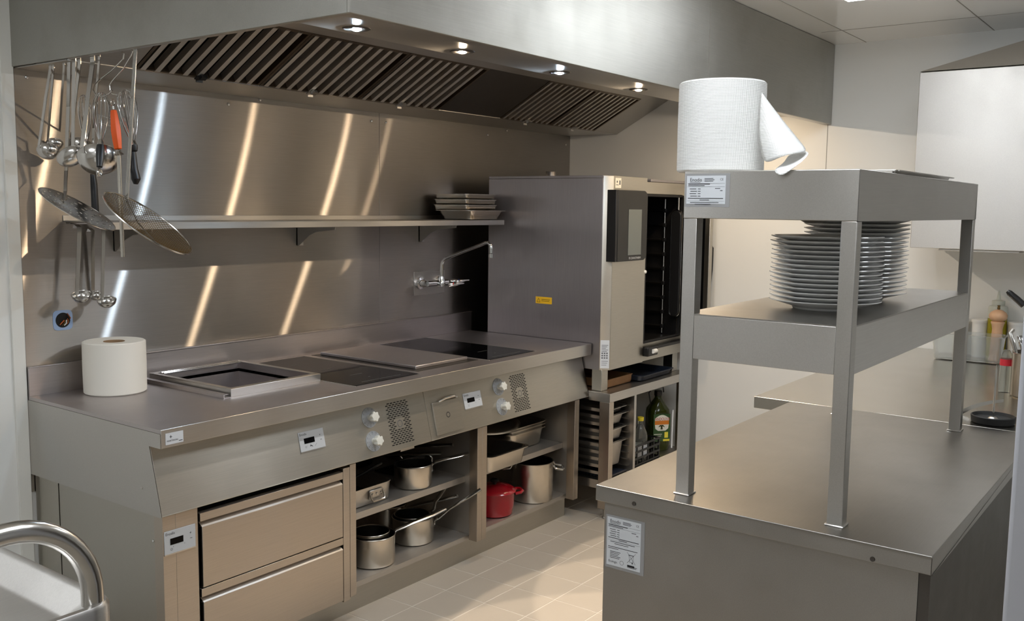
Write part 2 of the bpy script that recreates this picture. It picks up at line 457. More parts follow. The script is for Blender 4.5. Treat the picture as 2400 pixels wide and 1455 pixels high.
def grease_filter(x0, x1):
    f = MB()
    slab(f, x0, x1, 0, .012, -.03, .002); slab(f, x0, x1, SL-.012, SL, -.03, .002)
    slab(f, x0, x0+.012, .012, SL-.012, -.03, .002); slab(f, x1-.012, x1, .012, SL-.012, -.03, .002)
    fo = f.build('grease_filter', 'steel_filter_dark', hood)
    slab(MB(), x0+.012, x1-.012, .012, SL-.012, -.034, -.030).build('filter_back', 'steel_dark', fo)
    wd = x1-x0-.024; p = wd/nsl; sm = None
    for k in range(nsl):
        xa = x0+.012+p*(k+.5)
        # channel slat: lip coloured as lit towards the camera, sloping web coloured as shaded
        prof = [(-.36*p, .002), (-.33*p, -.024), (-.30*p, -.024), (-.32*p, .0), (-.02*p, -.001), (.0, .002)]
        if sm is None:
            mb = MB(); n_ = len(prof); vs = []
            for s_ in (.006, SL-.006):
                vs += [sl(xa+a, s_, b) for a, b in prof]
            mb.add(vs, [tuple(range(n_))[::-1], tuple(range(n_, 2*n_))]+[(i, (i+1) % n_, n_+(i+1) % n_, n_+i) for i in range(n_)])
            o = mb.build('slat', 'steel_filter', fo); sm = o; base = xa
            prof2 = [(.0, .001), (.02*p, .001), (.34*p, -.022), (.32*p, -.024)]
            m2 = MB(); vs = []
            for s_ in (.006, SL-.006): vs += [sl(xa+a, s_, b) for a, b in prof2]
            m2.add(vs, [(3, 2, 1, 0), (4, 5, 6, 7)]+[(i, (i+1) % 4, 4+(i+1) % 4, 4+i) for i in range(4)])
            ow = m2.build('baffle', 'steel_filter_dark', fo); sw = ow
        else:
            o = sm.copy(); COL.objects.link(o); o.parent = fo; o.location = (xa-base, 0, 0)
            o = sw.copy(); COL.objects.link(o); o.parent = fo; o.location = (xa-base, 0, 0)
    xm = (x0+x1)/2
    c = MB(); slab(c, xm-.022, xm+.022, -.004, .016, .002, .006); slab(c, xm-.012, xm+.012, .010, .028, .004, .016)
    c.obox(sl(xm, -.004, .0), (1, 0, 0), (0, 0, -1), (0, 1, 0), (-.014, .014), (0, .014), (-.002, .001))
    c.build('clip', 'steel_bright' if x0 > 2 else 'black_plastic', fo)
for a, b in ((1.875, 2.398), (2.4, 2.922), (2.924, 3.446), (3.924, 4.379), (4.381, 4.837)):
    grease_filter(a, b)
# downlights: ring, lens and the lamp itself
LAMPS = [(at(850, 65, 'z', ZLP), COOL, .8), (at(1080, 121, 'z', ZLP), WARM, 1), (at(1311, 170, 'z', ZLP), COOL, .8), (at(1492, 210, 'z', ZLP), WARM, 1),
         (Vector((4.42, 2.06, ZLP)), WARM, 1), (Vector((4.80, 2.06, ZLP)), WARM, .5)]
def lens_mat(nm, col):
    m, nt, b = _nt(nm); b.inputs['Base Color'].default_value = (.8, .8, .8, 1)
    b.inputs['Emission Color'].default_value = (*col, 1); b.inputs['Emission Strength'].default_value = LENS_STRENGTH
lens_mat('lens_warm', WARM); lens_mat('lens_cool', COOL); lens_mat('lens_dim', WARM)
MATS['lens_dim'].node_tree.nodes['Principled BSDF'].inputs['Emission Strength'].default_value = LENS_STRENGTH*.30
for p, col, k in LAMPS:
    p = Vector((p.x, 2.062, ZLP))
    ring = MB().lathe([(.0146, -.001), (.016, -.003), (.036, -.003), (.041, -.001), (.041, .0)], p, 28).build('downlight', 'steel_dark', hood, smooth=True)
    MB().lathe([(0, -.0075), (.006, -.007), (.010, -.0055), (.0135, -.0035), (.0145, -.0015)], p, 24).build('lens', 'lens_cool' if col is COOL else ('lens_warm' if k == 1 else 'lens_dim'), ring)
    if p.x > 4.6: continue
    ld = bpy.data.lights.new('hood_beam', 'SPOT'); ld.energy = SPOT_W; ld.color = BEAM
    ld.spot_size = math.radians(54); ld.spot_blend = .06; ld.shadow_soft_size = .012
    lo = bpy.data.objects.new('hood_beam', ld); COL.objects.link(lo); lo.location = p+Vector((0, 0, -.022))
    d = Vector((0, -math.sin(math.radians(19)), -math.cos(math.radians(19))))
    lo.rotation_euler = d.to_track_quat('-Z', 'Y').to_euler()
MB().box(XSEAM-.0022, XSEAM+.0022, YH-.0008, YH-.0001, ZH+.004, ZT).build('seam_strip', 'steel_bright', hood)  # paler strip laid over the joint between the skirt panels
# ================================================================== cooking line
# ---- worktop with splashback, basin, hobs and griddle
top = thing('worktop', 'long stainless steel cooking worktop with built-in hobs and basin', 'worktop', (2.87, 2.95, .84))
BX0, BX1, BY0, BY1 = 2.105, 2.487, 2.83, 3.29       # basin opening
ZL = .842
mb = MB()
mb.box(XS0, BX0, YF, YW-.002, H-.012, H); mb.box(BX1, XS1, YF, YW-.002, H-.012, H)
mb.box(BX0, BX1, YF, BY0, H-.012, H); mb.box(BX0, BX1, BY1, YW-.002, H-.012, H)
mb.build('top_sheet', 'steel_top', top)
MB().box(XS0, XS1, YF-.002, YF+.002, ZL, H+.0005).box(XS0, XS1, YF+.002, YF+.055, ZL, ZL+.003).build('front_edge', 'steel', top, bevel=.0015)
MB().box(XS0, 4.116, YW-.014, YW-.002, H, 1.003).box(XS0, 4.116, YW-.020, YW-.002, 1.003, 1.006).build('splashback', 'steel_top', top, bevel=.001)
# raised basin frame
fz = H+.030
b = MB()
o0, o1, p0, p1 = 2.085, 2.508, 2.805, 3.315
for (x0, x1, y0, y1) in ((o0, o1, p0, BY0), (o0, o1, BY1, p1), (o0, BX0, BY0, BY1), (BX1, o1, BY0, BY1)):
    b.box(x0, x1, y0, y1, fz-.003, fz)
b.box(o0, o1, p0, p0+.002, H, fz-.003); b.box(o0, o1, p1-.002, p1, H, fz-.003)
b.box(o0, o0+.002, p0+.002, p1-.002, H, fz-.003); b.box(o1-.002, o1, p0+.002, p1-.002, H, fz-.003)
bf = b.build('basin_frame', 'steel_bright', top, bevel=.0012)
b = MB()
b.box(BX0, BX1, BY0, BY1, H-.17, H-.167)
b.box(BX0-.002, BX0, BY0, BY1, H-.17, fz-.003); b.box(BX1, BX1+.002, BY0, BY1, H-.17, fz-.003)
b.box(BX0, BX1, BY0-.002, BY0, H-.17, fz-.003); b.box(BX0, BX1, BY1, BY1+.002, H-.17, fz-.003)
b.build('basin', 'steel_top', bf)
MB().tube([(BX0+.01, BY1-.010, fz+.002), (BX1-.01, BY1-.010, fz+.002)], .004).tube([(BX0+.01, BY1-.028, fz+.001), (BX1-.01, BY1-.028, fz+.001)], .003).build('rear_rail', 'chrome', bf, smooth=True)
MB().box(2.050, 2.083, 2.80, 3.32, H+.0005, H+.003).box(2.050, 2.053, 2.80, 3.32, H+.003, H+.015).box(2.053, 2.070, 2.80, 3.32, H+.013, H+.015).build('drip_channel', 'steel_top', bf)
MB().box(2.30, 2.306, BY0+.02, BY0+.03, H-.15, fz-.004).build('level_pipe', 'steel_bright', bf)
for k, (x0, x1) in enumerate(((2.517, 2.873), (3.346, 3.700))):
    g = MB().box(x0, x1, 2.622, 3.322, H, H+.0025).build('hob_glass', 'glass_black', top, bevel=.001, seg=1)
    xm = (x0+x1)/2
    it = []
    for yy in (2.80, 2.98, 3.16): it.append(('r', xm-.035-(x0), yy-2.622, .07, .0025))
    it.append(('r', .07, .035, .22, .0025)); it.append(('r', .17, .10, .012, .003))
    for q_ in it: print_on('zone_marking', (x0, 2.622, H+.0025), (1, 0, 0), (0, 1, 0), [q_], 'marking', g, .0003)
    for (a0, a1, c0, c1) in ((x0-.006, x0-.0008, 2.615, 3.33), (x1+.0008, x1+.006, 2.615, 3.33)):
        MB().box(a0, a1, c0, c1, H, H+.002).build('hob_trim', 'steel_bright', top)
tr = MB()
tr.box(2.918, 3.318, 2.66, 3.325, H+.0002, H+.0012)
tg = tr.build('griddle_trough', 'steel_dark', top)
MB().box(2.945, 3.290, 2.70, 3.295, H+.0012, H+.016).build('griddle_plate', 'steel_top', top, bevel=.003)
# maker's label on the lip (no code square)
e = at(384, 1012, 'y', YF-.002)
sk = sticker('maker_label', (1.652, YF-.0022, .851), (1, 0, 0), (0, 0, 1), .062, .036, 'label_white', top)
print_on('label_print', (1.652, YF-.003, .851), (1, 0, 0), (0, 0, 1), [('t', 'MARTINON', .004, .009, .0075, 1.0), ('o', .018, .024, .002, .003), ('l', .012, .024, .024, .024, .0006), ('l', .018, .018, .018, .030, .0006), ('r', .046, .006, .013, .002)], 'ink', sk)

# ---- upper body: end cheek and sloping control fascia
fas = thing('control_fascia', 'sloping steel control fascia with knobs and vents under the worktop', 'control panel', (2.87, 2.6, .626))
PT, PB = (2.613, ZL-.0005), (2.558, .626)           # fascia top and bottom in (y, z)
pd = Vector((0, PT[0]-PB[0], PT[1]-PB[1])).normalized()    # up along the fascia
pn = Vector((1, 0, 0)).cross(pd)                            # outward
plen = math.hypot(PT[0]-PB[0], PT[1]-PB[1])
def FP(x, z):  # point on the fascia at height z
    t = (z-PB[1])/(PT[1]-PB[1]); return Vector((x, PB[0]+(PT[0]-PB[0])*t, z))
for x0, x1 in ((XS0+.0015, 2.888), (2.8895, XS1)):
    MB().obox((0, PB[0], PB[1]), (1, 0, 0), pd, pn, (x0, x1), (0, plen), (-.002, 0)).box(x0, x1, PB[0], 2.60, PB[1]-.002, PB[1]+.0005).build('fascia_panel', 'steel_front', fas, bevel=.0008)
chk = [(YF, ZL), (YF, H-.0125), (YW-.003, H-.0125), (YW-.003, .618), (PB[0]+.002, .622), (PB[0], .626), (PT[0], PT[1])]
MB().prism(chk, 'x', XS0-.0018, XS0-.0002).build('end_cheek', 'steel', fas)
MB().prism([(YF+.06, ZL-.01), (YW-.003, ZL-.01), (YW-.003, .64), (2.57, .64)], 'x', XS1-.002, XS1).build('end_cheek', 'steel', fas)
MB().box(XS0+.002, XS1-.002, 2.60, YW-.003, .622, .626).build('belly_plate', 'steel_dark', fas)
MB().box(2.72, 2.80, 2.575, 2.60, .610, .622).build('latch_strip', 'steel', fas)
def control(parent, o, ex, ey, w_, h_, marks, nm='digital_control'):
    ex, ey = Vector(ex).normalized(), Vector(ey).normalized(); n = ex.cross(ey)
    c = MB().obox(o, ex, ey, n, (0, w_), (0, h_), (0, .0022)).build(nm, 'ctrl_face', parent, bevel=.0006, seg=1)
    oo = Vector(o)+n*.0022
    MB().obox(oo, ex, ey, n, (0, w_), (0, .004), (-.001, .0012)).build('lower_lip', 'steel_bright', c)
    it = [('t', 'Enodis', .004, h_-.013, .0125, 1.0), ('t', '+', w_*.80, h_*.62, .014), ('r', w_*.82, h_*.44, .008, .0016)]
    it += marks(w_, h_)
    for q_ in it: print_on('brand_word' if q_[:2] == ('t', 'Enodis') else 'button_mark', oo, ex, ey, [q_], 'ink', c, .0004)
    print_on('display', oo, ex, ey, [('r', w_*.18, h_*.40, w_*.42, h_*.27)], 'glass_black', c, .0005)
    return c
def mk_full(w_, h_): return [('o', w_*.22, h_*.24, .0028, .0036), ('t', ':', w_*.27, h_*.26, .008), ('p', [(w_*.38, h_*.27), (w_*.46, h_*.27), (w_*.50, h_*.20), (w_*.47, h_*.20), (w_*.45, h_*.23), (w_*.38, h_*.23)]), ('r', w_*.41, h_*.27, .002, .005), ('l', w_*.58, h_*.20, w_*.66, h_*.32, .0009)]
def mk_small(w_, h_): return [('o', w_*.22, h_*.22, .0030, .0038), ('r', w_*.27, h_*.30, .002, .002), ('r', w_*.63, h_*.30, .002, .002)]
control(fas, FP(2.210, .707), (1, 0, 0), pd, .117, .073, mk_full)
control(fas, FP(3.130, .711), (1, 0, 0), pd, .121, .071, mk_small)
def dial(xc, zc, rot):
    c = FP(xc, zc); d = MB().lathe([(0, .002), (.0395, .002), (.040, .0)], c, 36, pn).build('dial', 'dial_face', fas)
    it = []
    for k, s in enumerate(('0', '1', '2', '3', '4', '5', '6', '7', '8', '9', '10', '12')):
        a = math.pi/2+k*2*math.pi/12
        it.append(('t', s, .0335*math.cos(a)-.003, .0335*math.sin(a)-.003, .0085))
        it.append(('r', .0262*math.cos(a)-.0008, .0262*math.sin(a)-.0008, .0016, .0016))
    print_on('dial_numbers', c+pn*.002, (1, 0, 0), pd, it, 'ink', d, .0004)
    # star-shaped knob standing off the dial
    n_ = 60; pts = []
    for i in range(n_):
        a = 2*math.pi*i/n_; r = .0190*(1+.12*math.cos(6*(a+rot)))
        pts.append((r*math.cos(a), r*math.sin(a)))
    ex = Vector((1, 0, 0)); vs = []; lev = [(.014, .80), (.018, .90), (.034, 1.0), (.0375, .93), (.0385, .55)]
    for hh, sc_ in lev: vs += [c+ex*(x*sc_)+pd*(y*sc_)+pn*hh for x, y in pts]
    fs = []
    for q in range(len(lev)-1):
        for i in range(n_): fs.append((q*n_+i, q*n_+(i+1) % n_, (q+1)*n_+(i+1) % n_, (q+1)*n_+i))
    fs += [tuple(range(n_))[::-1], tuple(range((len(lev)-1)*n_, len(lev)*n_))]
    mb = MB().add(vs, fs); mb.lathe([(.012, .002), (.012, .013)], c, 16, pn)
    mb.build('knob', 'knob_white', d, smooth=True)
    a = math.pi/2-rot
    print_on('pointer_dot', c+pn*.0377, (1, 0, 0), pd, [('p', [(.017*math.cos(a)+.0018*math.cos(t), .017*math.sin(a)+.0018*math.sin(t)) for t in (0, 1, 2, 3, 4, 5)])], 'ink', d, .0006)
for xc, zc, r in ((2.566, .774, .25), (2.566, .684, .35), (3.385, .775, -.1), (3.385, .686, .15)): dial(xc, zc, r)
def vent(x0, x1):
    z0, z1 = .645, .812; rows, cols = 22, 7; mb = MB(); ww, hh = .0135, .0042
    xm, zm = (x0+x1)/2, .724; L0 = (z0-PB[1])/(PT[1]-PB[1])*plen; L1 = (z1-PB[1])/(PT[1]-PB[1])*plen
    for r in range(rows):
        y = L0+(L1-L0)*(r+.5)/rows; nc = cols if r % 2 == 0 else cols-1
        for c in range(nc):
            x = x0+(x1-x0)*((c+.5)/cols if r % 2 == 0 else (c+1)/cols)
            if abs(x-xm) < .026 and abs(y-(L0+L1)/2) < .026: continue
            mb.obox((x, PB[0], PB[1]), (1, 0, 0), pd, pn, (-ww/2, ww/2), (y-hh/2, y+hh/2), (-.0019, .0004))
    v = mb.build('vent_slots', 'dark_void', fas); v['kind'] = 'stuff'
    print_on('vent_emblem', FP(xm, zm), (1, 0, 0), pd, [('o', 0, 0, .012, .0145), ('p', [(-.004, .012), (.001, .017), (-.001, .009)])], 'ink_soft', v, .0006)
vent(2.658, 2.791); vent(3.471, 3.600)
# tilt-out flap with finger lip
fp0 = FP(2.922, .640)
flp = MB().obox(fp0, (1, 0, 0), pd, pn, (0, .174), (0, .136), (.004, .008)).obox(fp0, (1, 0, 0), pd, pn, (0, .002), (0, .136), (0, .004)).build('flap', 'steel_front', fas, bevel=.001)
hp = [fp0+pd*.136+pn*.006+Vector((.045, 0, 0)), fp0+pd*.146+pn*.022+Vector((.07, 0, 0)), fp0+pd*.148+pn*.030+Vector((.10, 0, 0)), fp0+pd*.146+pn*.022+Vector((.135, 0, 0)), fp0+pd*.136+pn*.006+Vector((.165, 0, 0))]
MB().tube(hp, [.004, .006, .0065, .006, .004], 8).build('flap_handle', 'polished', flp, smooth=True)
print_on('flap_emblem', FP(3.008, .712)+pn*.008, (1, 0, 0), pd, [('o', 0, 0, .009, .012)], 'ink', flp, .0005)

# ---- drawer cabinet
YC = 2.57
dc = thing('drawer_cabinet', 'brushed steel drawer cabinet at the end of the cooking line by the wall', 'cabinet', (2.0, 2.9, .09))
MB().box(1.646, 1.692, YC, YC+.046, .09, .620).build('corner_post', 'steel_drawer', dc, bevel=.001)
MB().box(1.692, 1.773, YC, YC+.004, .09, .620).build('front_stile', 'steel_drawer', dc, bevel=.001)
MB().box(1.652, 1.655, YC+.046, 3.20, .0945, .617).build('side_panel', 'steel_front', dc)
MB().box(1.650, 1.653, 3.203, YW-.004, .0945, .617).build('side_panel', 'steel_front', dc)
MB().box(2.404, 2.437, YC, YC+.046, .09, .610).build('corner_post', 'steel_drawer', dc, bevel=.001)
MB().box(1.66, 2.402, YC+.06, YC+.064, .0945, .617).box(1.66, 2.43, YC+.06, YW-.01, .0945, .098).build('carcass', 'dark_void', dc)
MB().lathe([(0, .003), (.004, .002), (.005, 0)], (1.652, 2.63, .53), 10, (-1, 0, 0)).build('screw', 'chrome', dc, smooth=True)
MB().lathe([(0, .003), (.004, .002), (.005, 0)], (XS0-.0018, 2.66, .70), 10, (-1, 0, 0)).build('rivet', 'steel_bright', fas, smooth=True)
control(dc, (1.650, YC-.0002, .494), (1, 0, 0), (0, 0, 1), .112, .077, mk_small)
def drawer(z0, z1, y0):
    x0, x1 = 1.786, 2.398
    d = MB().box(x0, x1, y0, y0+.018, z0, z1).build('drawer', 'steel_drawer', dc, bevel=.0015)
    # bright folded top, then the finger rail above it
    MB().prism([(y0, z1), (y0+.002, z1-.002), (y0+.024, z1+.012), (y0+.022, z1+.014)], 'x', x0, x1).build('top_fold', 'steel_bright', d)
    MB().prism([(y0+.001, z1+.019), (y0+.012, z1+.016), (y0+.026, z1+.016), (y0+.026, z1+.046), (y0+.001, z1+.046)], 'x', x0-.006, x1+.002).build('finger_rail', 'steel_drawer', d, bevel=.001)
    return d
d1 = drawer(.350, .553, YC-.004); d2 = drawer(.100, .300, YC-.004)
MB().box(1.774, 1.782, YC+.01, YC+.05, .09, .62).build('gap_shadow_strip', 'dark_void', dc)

# ---- open shelf cabinets
def open_cabinet(xa, xb, pl_w, pr_w, label):
    t = thing('open_cabinet', label, 'cabinet', ((xa+xb)/2, 2.9, .09))
    z1 = .618
    for (x0, x1) in ((xa, xa+pl_w), (xb-pr_w, xb)):
        MB().box(x0, x1, YC, YC+.046, .10, z1).build('corner_post', 'steel_drawer', t, bevel=.001)
    MB().box(xa+pl_w*.2, xa+pl_w*.2+.003, YC+.046, YW-.03, .0945, z1).build('side_panel', 'steel_in', t)
    MB().box(xb-pr_w*.2-.003, xb-pr_w*.2, YC+.046, YW-.03, .0945, z1).build('side_panel', 'steel_in', t)
    MB().box(xa+.01, xb-.01, YW-.034, YW-.03, .0945, z1).build('back_panel', 'steel_in', t)
    a, c = xa+pl_w*.2+.004, xb-pr_w*.2-.004
    MB().box(a, c, 2.66, YW-.036, .378, .381).box(a, c, 2.66, 2.663, .354, .378).build('shelf_board', 'steel_in', t)
    MB().box(a, c, 2.63, YW-.036, .113, .116).box(a, c, 2.63, 2.633, .0945, .113).build('bottom_board', 'steel_in', t)
    for yy in (2.72, 3.2):
        MB().lathe([(0, .004), (.004, .003), (.005, 0)], (c, yy, .57), 10, (-1, 0, 0)).build('screw', 'chrome', t, smooth=True)
    return t
open_cabinet(2.4385, 3.2395, .031, .033, 'open steel shelf cabinet holding saucepans beside the drawers')
open_cabinet(3.2405, 4.034, .033, .040, 'open steel shelf cabinet holding stockpot and red casserole')
tag(MB().box(1.66, 4.016, 2.638, 2.642, 0, .093).box(1.66, 1.664, 2.642, YW-.01, 0, .093).box(4.012, 4.016, 2.642, YW-.01, 0, .093).build('plinth', 'steel_front'), 'long recessed steel plinth along the floor below the cabinets', 'plinth')

# ================================================================== wall fittings
# shelf
YSF, ZS = 3.085, 1.521
xl, xr = at(246, 520, 'y', YSF).x, at(1182, 520, 'y', YSF).x
sh = thing('wall_shelf', 'long narrow steel wall shelf above the cooking worktop', 'shelf', ((xl+xr)/2, YW, ZS-.02))
MB().box(xl, xr, YSF, YW-.001, ZS-.003, ZS).box(xl, xr, YSF, YSF+.003, ZS-.026, ZS-.003).box(xl, xr, YW-.004, YW-.001, ZS, ZS+.02).build('shelf_board', 'steel', sh, bevel=.001)
for xb in (1.985, 2.875, 3.695):
    prof = [(YW-.001, ZS-.004), (YW-.001, 1.405), (YW-.012, 1.405), (YW-.04, 1.425), (YW-.08, 1.452), (YW-.13, 1.470), (YSF+.03, 1.482), (YSF+.02, ZS-.004)]
    br = MB().prism(prof, 'x', xb, xb+.003).box(xb, xb+.034, YW-.004, YW-.001, 1.405, ZS-.004).box(xb, xb+.030, YSF+.02, YW-.004, ZS-.006, ZS-.004).build('bracket', 'steel', sh)
    for zz in (1.42, 1.49):
        MB().lathe([(0, .006), (.005, .005), (.0065, 0)], (xb+.018, YW-.004, zz), 10, (0, -1, 0)).build('screw', 'chrome', br, smooth=True)
# junction box with bare wires
jb = at(147, 750, 'y', YW)
t = thing('socket_box', 'open round socket hole with bare wires in the steel wall', 'socket box', jb)
n_ = 40; ring = MB(); vs = []
for r_, kk in (('o', 0), ('i', 0)):
    pass
outer = []; inner = []
for i in range(n_):
    a = 2*math.pi*i/n_; c, s = math.cos(a), math.sin(a); k = (abs(c)**5+abs(s)**5)**(-.2)
    outer.append((.0365*k*c, .0365*k*s)); inner.append((.0275*c, .0275*s))
vs = [jb+Vector((x, -y_, z)) for y_ in (.0015,) for x, z in outer]+[jb+Vector((x, -.0015, z)) for x, z in inner]+[jb+Vector((x, 0, z)) for x, z in outer]+[jb+Vector((x, 0, z)) for x, z in inner]
fs = []
for i in range(n_):
    j = (i+1) % n_; fs += [(i, j, n_+j, n_+i), (2*n_+i, 2*n_+j, j, i), (n_+i, n_+j, 3*n_+j, 3*n_+i)]
ring.add(vs, fs).build('plate', 'blue_plastic', t)
MB().lathe([(.0274, .0), (.0274, .0009), (0, .0009)], jb, 30, (0, -1, 0)).build('recess', 'dark_void', t)
for k in range(6):
    a = -2.2+k*.42; p0 = jb+Vector((.020*math.cos(a), -.002, .020*math.sin(a)))
    MB().tube([p0, p0+Vector((.006, -.004, .008)), p0+Vector((.014-.004*k, -.005, .016+.002*k))], .0022, 6).build('wire', ('copper', 'brass', 'white_plastic', 'copper', 'dark_grey', 'copper')[k], t, smooth=True)
# wall tap
tp = thing('wall_tap', 'chrome wall-mounted swivel tap with two levers beside the oven', 'tap', (3.77, YW, 1.185))
MB().box(3.652, 3.897, YW-.003, YW-.0005, 1.124, 1.248).build('wall_plate', 'steel_bright', tp, bevel=.001)
zt = 1.187
for xx in (3.694, 3.855):
    fl_ = MB().lathe([(0, .062), (.014, .060), (.019, .045), (.019, .02), (.030, .016), (.032, .008), (.032, .003)], (xx, YW, zt), 24, (0, -1, 0)).build('flange', 'chrome', tp, smooth=True)
MB().tube([(3.694, YW-.055, zt), (3.855, YW-.055, zt)], .0165, 14).build('mixer_body', 'chrome', tp, smooth=True)
xsp, ysp = 3.79, YW-.075
MB().lathe([(.019, -.02), (.021, -.006), (.017, .004), (.014, .02), (.012, .03)], (xsp, ysp, zt+.005), 20).build('spout_collar', 'chrome', tp, smooth=True)
pe = at(1125, 563, 'x', 3.83); pp = [Vector((xsp, ysp, zt+.02)), Vector((xsp, ysp, 1.285)), Vector((xsp+.002, ysp-.008, 1.305)), Vector((xsp+.006, ysp-.028, 1.32))]
ed = Vector((3.845, 3.045, 1.405)); pp += [ed+Vector((-.006, .02, -.010)), ed, ed+Vector((.005, -.018, .002)), ed+Vector((.008, -.030, -.010)), ed+Vector((.009, -.034, -.03)), ed+Vector((.009, -.034, -.055))]
spt = MB().tube(pp, .0095, 12).build('spout', 'chrome', tp, smooth=True)
MB().lathe([(.0125, -.02), (.0125, .0), (.010, .003)], ed+Vector((.009, -.034, -.055)), 16).build('aerator', 'chrome', tp, smooth=True)
for xx, dm, sg in ((3.700, 'red_dot', -1), (3.862, 'blue_dot', 1)):
    c = Vector((xx+.03*sg*(1 if sg > 0 else .2), YW-.085, zt+.004))
    if sg < 0: c = Vector((3.80, YW-.125, zt-.006))
    lv = MB().tube([c+Vector((-.02*sg, .02, 0)), c, c+Vector((.02, -.012, 0)), c+Vector((.055, -.02, .003)), c+Vector((.085, -.022, .003))], [.011, .014, .012, .006, .004], 12).build('lever', 'chrome', tp, smooth=True)
    MB().lathe([(0, .003), (.008, .002), (.0085, 0)], c+Vector((.012, -.013, .004)), 14, (.3, -1, .1)).build('index_dot', dm, lv, smooth=True)
# ================================================================== paper roll on the worktop
def paper_roll(name, label, c, R, Hh, mat, rc=.022):
    t = thing(name, label, 'paper roll', c)
    c = Vector(c)
    prof = [(rc, .001), (R-.004, .0), (R, .004), (R+.0008, Hh*.5), (R, Hh-.004), (R-.004, Hh), (rc+.001, Hh-.003)]
    MB().lathe(prof, c, 64).build('paper', mat, t, smooth=True)
    MB().lathe([(rc, Hh-.004), (rc+.001, Hh-.002), (rc+.0012, .001), (rc-.001, .001), (rc-.001, Hh-.004), (rc, Hh-.004)], c, 32).lathe([(0, .002), (rc, .002)], c, 24).build('core', 'cardboard', t, smooth=True)
    return t
r1 = paper_roll('paper_roll', 'cream paper towel roll standing on the cooking worktop by the wall', (1.885, 3.216, H+.0006), .108, .188, 'paper_plain', .036)
MB().lathe([(.1085, .02), (.1092, .10), (.1085, .186)], (1.885, 3.216, H), 64).build('outer_sheet', 'paper_plain', r1, smooth=True)

# ================================================================== hanging utensils
def P(u, v, x=1.662): return at(u, v, 'x', x)
HZ = ZH-.001
def bowl_prof(r, d=1.0, th=.0012, n=9):
    o = [(r*math.sin(math.pi/2*i/n), -r*d*math.cos(math.pi/2*i/n)) for i in range(n+1)]
    i_ = [((r-th)*math.sin(math.pi/2*i/n), -(r-th)*d*math.cos(math.pi/2*i/n)) for i in range(n, -1, -1)]
    return o+[(r+.0015, .0006), (r, .0012)]+i_
def strip(mb, pts, w0, w1, th, side):
    """flat bar along pts, width direction side"""
    side = Vector(side).normalized(); n = len(pts); vs = []; fs = []
    for i, p in enumerate(pts):
        p = Vector(p); t = (Vector(pts[min(i+1, n-1)])-Vector(pts[max(i-1, 0)])).normalized(); nn = t.cross(side).normalized()
        w_ = w0+(w1-w0)*i/(n-1)
        for a, b_ in ((-1, -1), (1, -1), (1, 1), (-1, 1)): vs.append(p+side*(a*w_/2)+nn*(b_*th/2))
    for i in range(n-1):
        for k in range(4): fs.append((i*4+k, i*4+(k+1) % 4, (i+1)*4+(k+1) % 4, (i+1)*4+k))
    fs += [(3, 2, 1, 0), tuple(range((n-1)*4, n*4))]
    return mb.add(vs, fs)
SIDE = (-.1, 1, 0)
def ladle(label, topp, bc, r, w0=.016, w1=.012, mat='polished', group=None, side=SIDE, d=.9, tilt=None):
    topp, bc = Vector(topp), Vector(bc)
    t = thing('ladle', label, 'ladle', bc-Vector((0, 0, r)), group)
    ax = (Vector(tilt) if tilt else Vector((.30, .52, .80))).normalized()
    MB().lathe(bowl_prof(r, d), bc, 28, ax).build('bowl', mat, t, smooth=True, angle=60)
    hd = (topp-bc); hd.z = 0
    hv = Vector((-.6, -.2, 0)); hv = (hv-ax*hv.dot(ax)).normalized(); att = bc+hv*r*.985
    pts = [att-ax*(r*.30)-hv*(r*.02), att+ax*.002, att+(topp-att)*.15, att+(topp-att)*.6, topp+Vector((0, 0, -.012)), topp, topp+Vector((-.001, 0, .012)), topp+Vector((-.006, 0, .017)), topp+Vector((-.014, 0, .013))]
    strip(MB(), pts, w1, w0, .0028, side).build('handle', mat, t)
    return t
ladle('small steel ladle, first in the row hanging nearest the back wall', P(118, 152), P(112, 352), .034)
ladle('small steel ladle with slim handle hanging second in the row', P(125, 152, 1.664), P(128, 336, 1.76), .028, .012, .010)
ladle('slim steel ladle half hidden behind the basting spoon', P(150, 147, 1.664), P(150, 345, 1.84), .022, .012, .010)
ladle('steel ladle hanging behind the wide basting spoon', P(186, 142, 1.664), P(187, 338, 1.78), .036, .016, .014)
# basting spoon with oval bowl
bs = thing('basting_spoon', 'large steel basting spoon with oval bowl turned to the wall', 'spoon', P(166, 376))
c = P(166, 366); ax = Vector((.45, .62, .64)).normalized()
MB().lathe(bowl_prof(.034, .8), c, 30, ax, sx=1.0, sy=1.45).build('bowl', 'polished', bs, smooth=True, angle=60)
strip(MB(), [c+Vector((0, -.01, -.005)), P(171, 340), P(172, 240), P(174, 143), P(174, 143)+Vector((-.001, 0, .012)), P(174, 143)+Vector((-.006, 0, .017)), P(174, 143)+Vector((-.014, 0, .013))], .014, .021, .003, SIDE).build('handle', 'polished', bs)
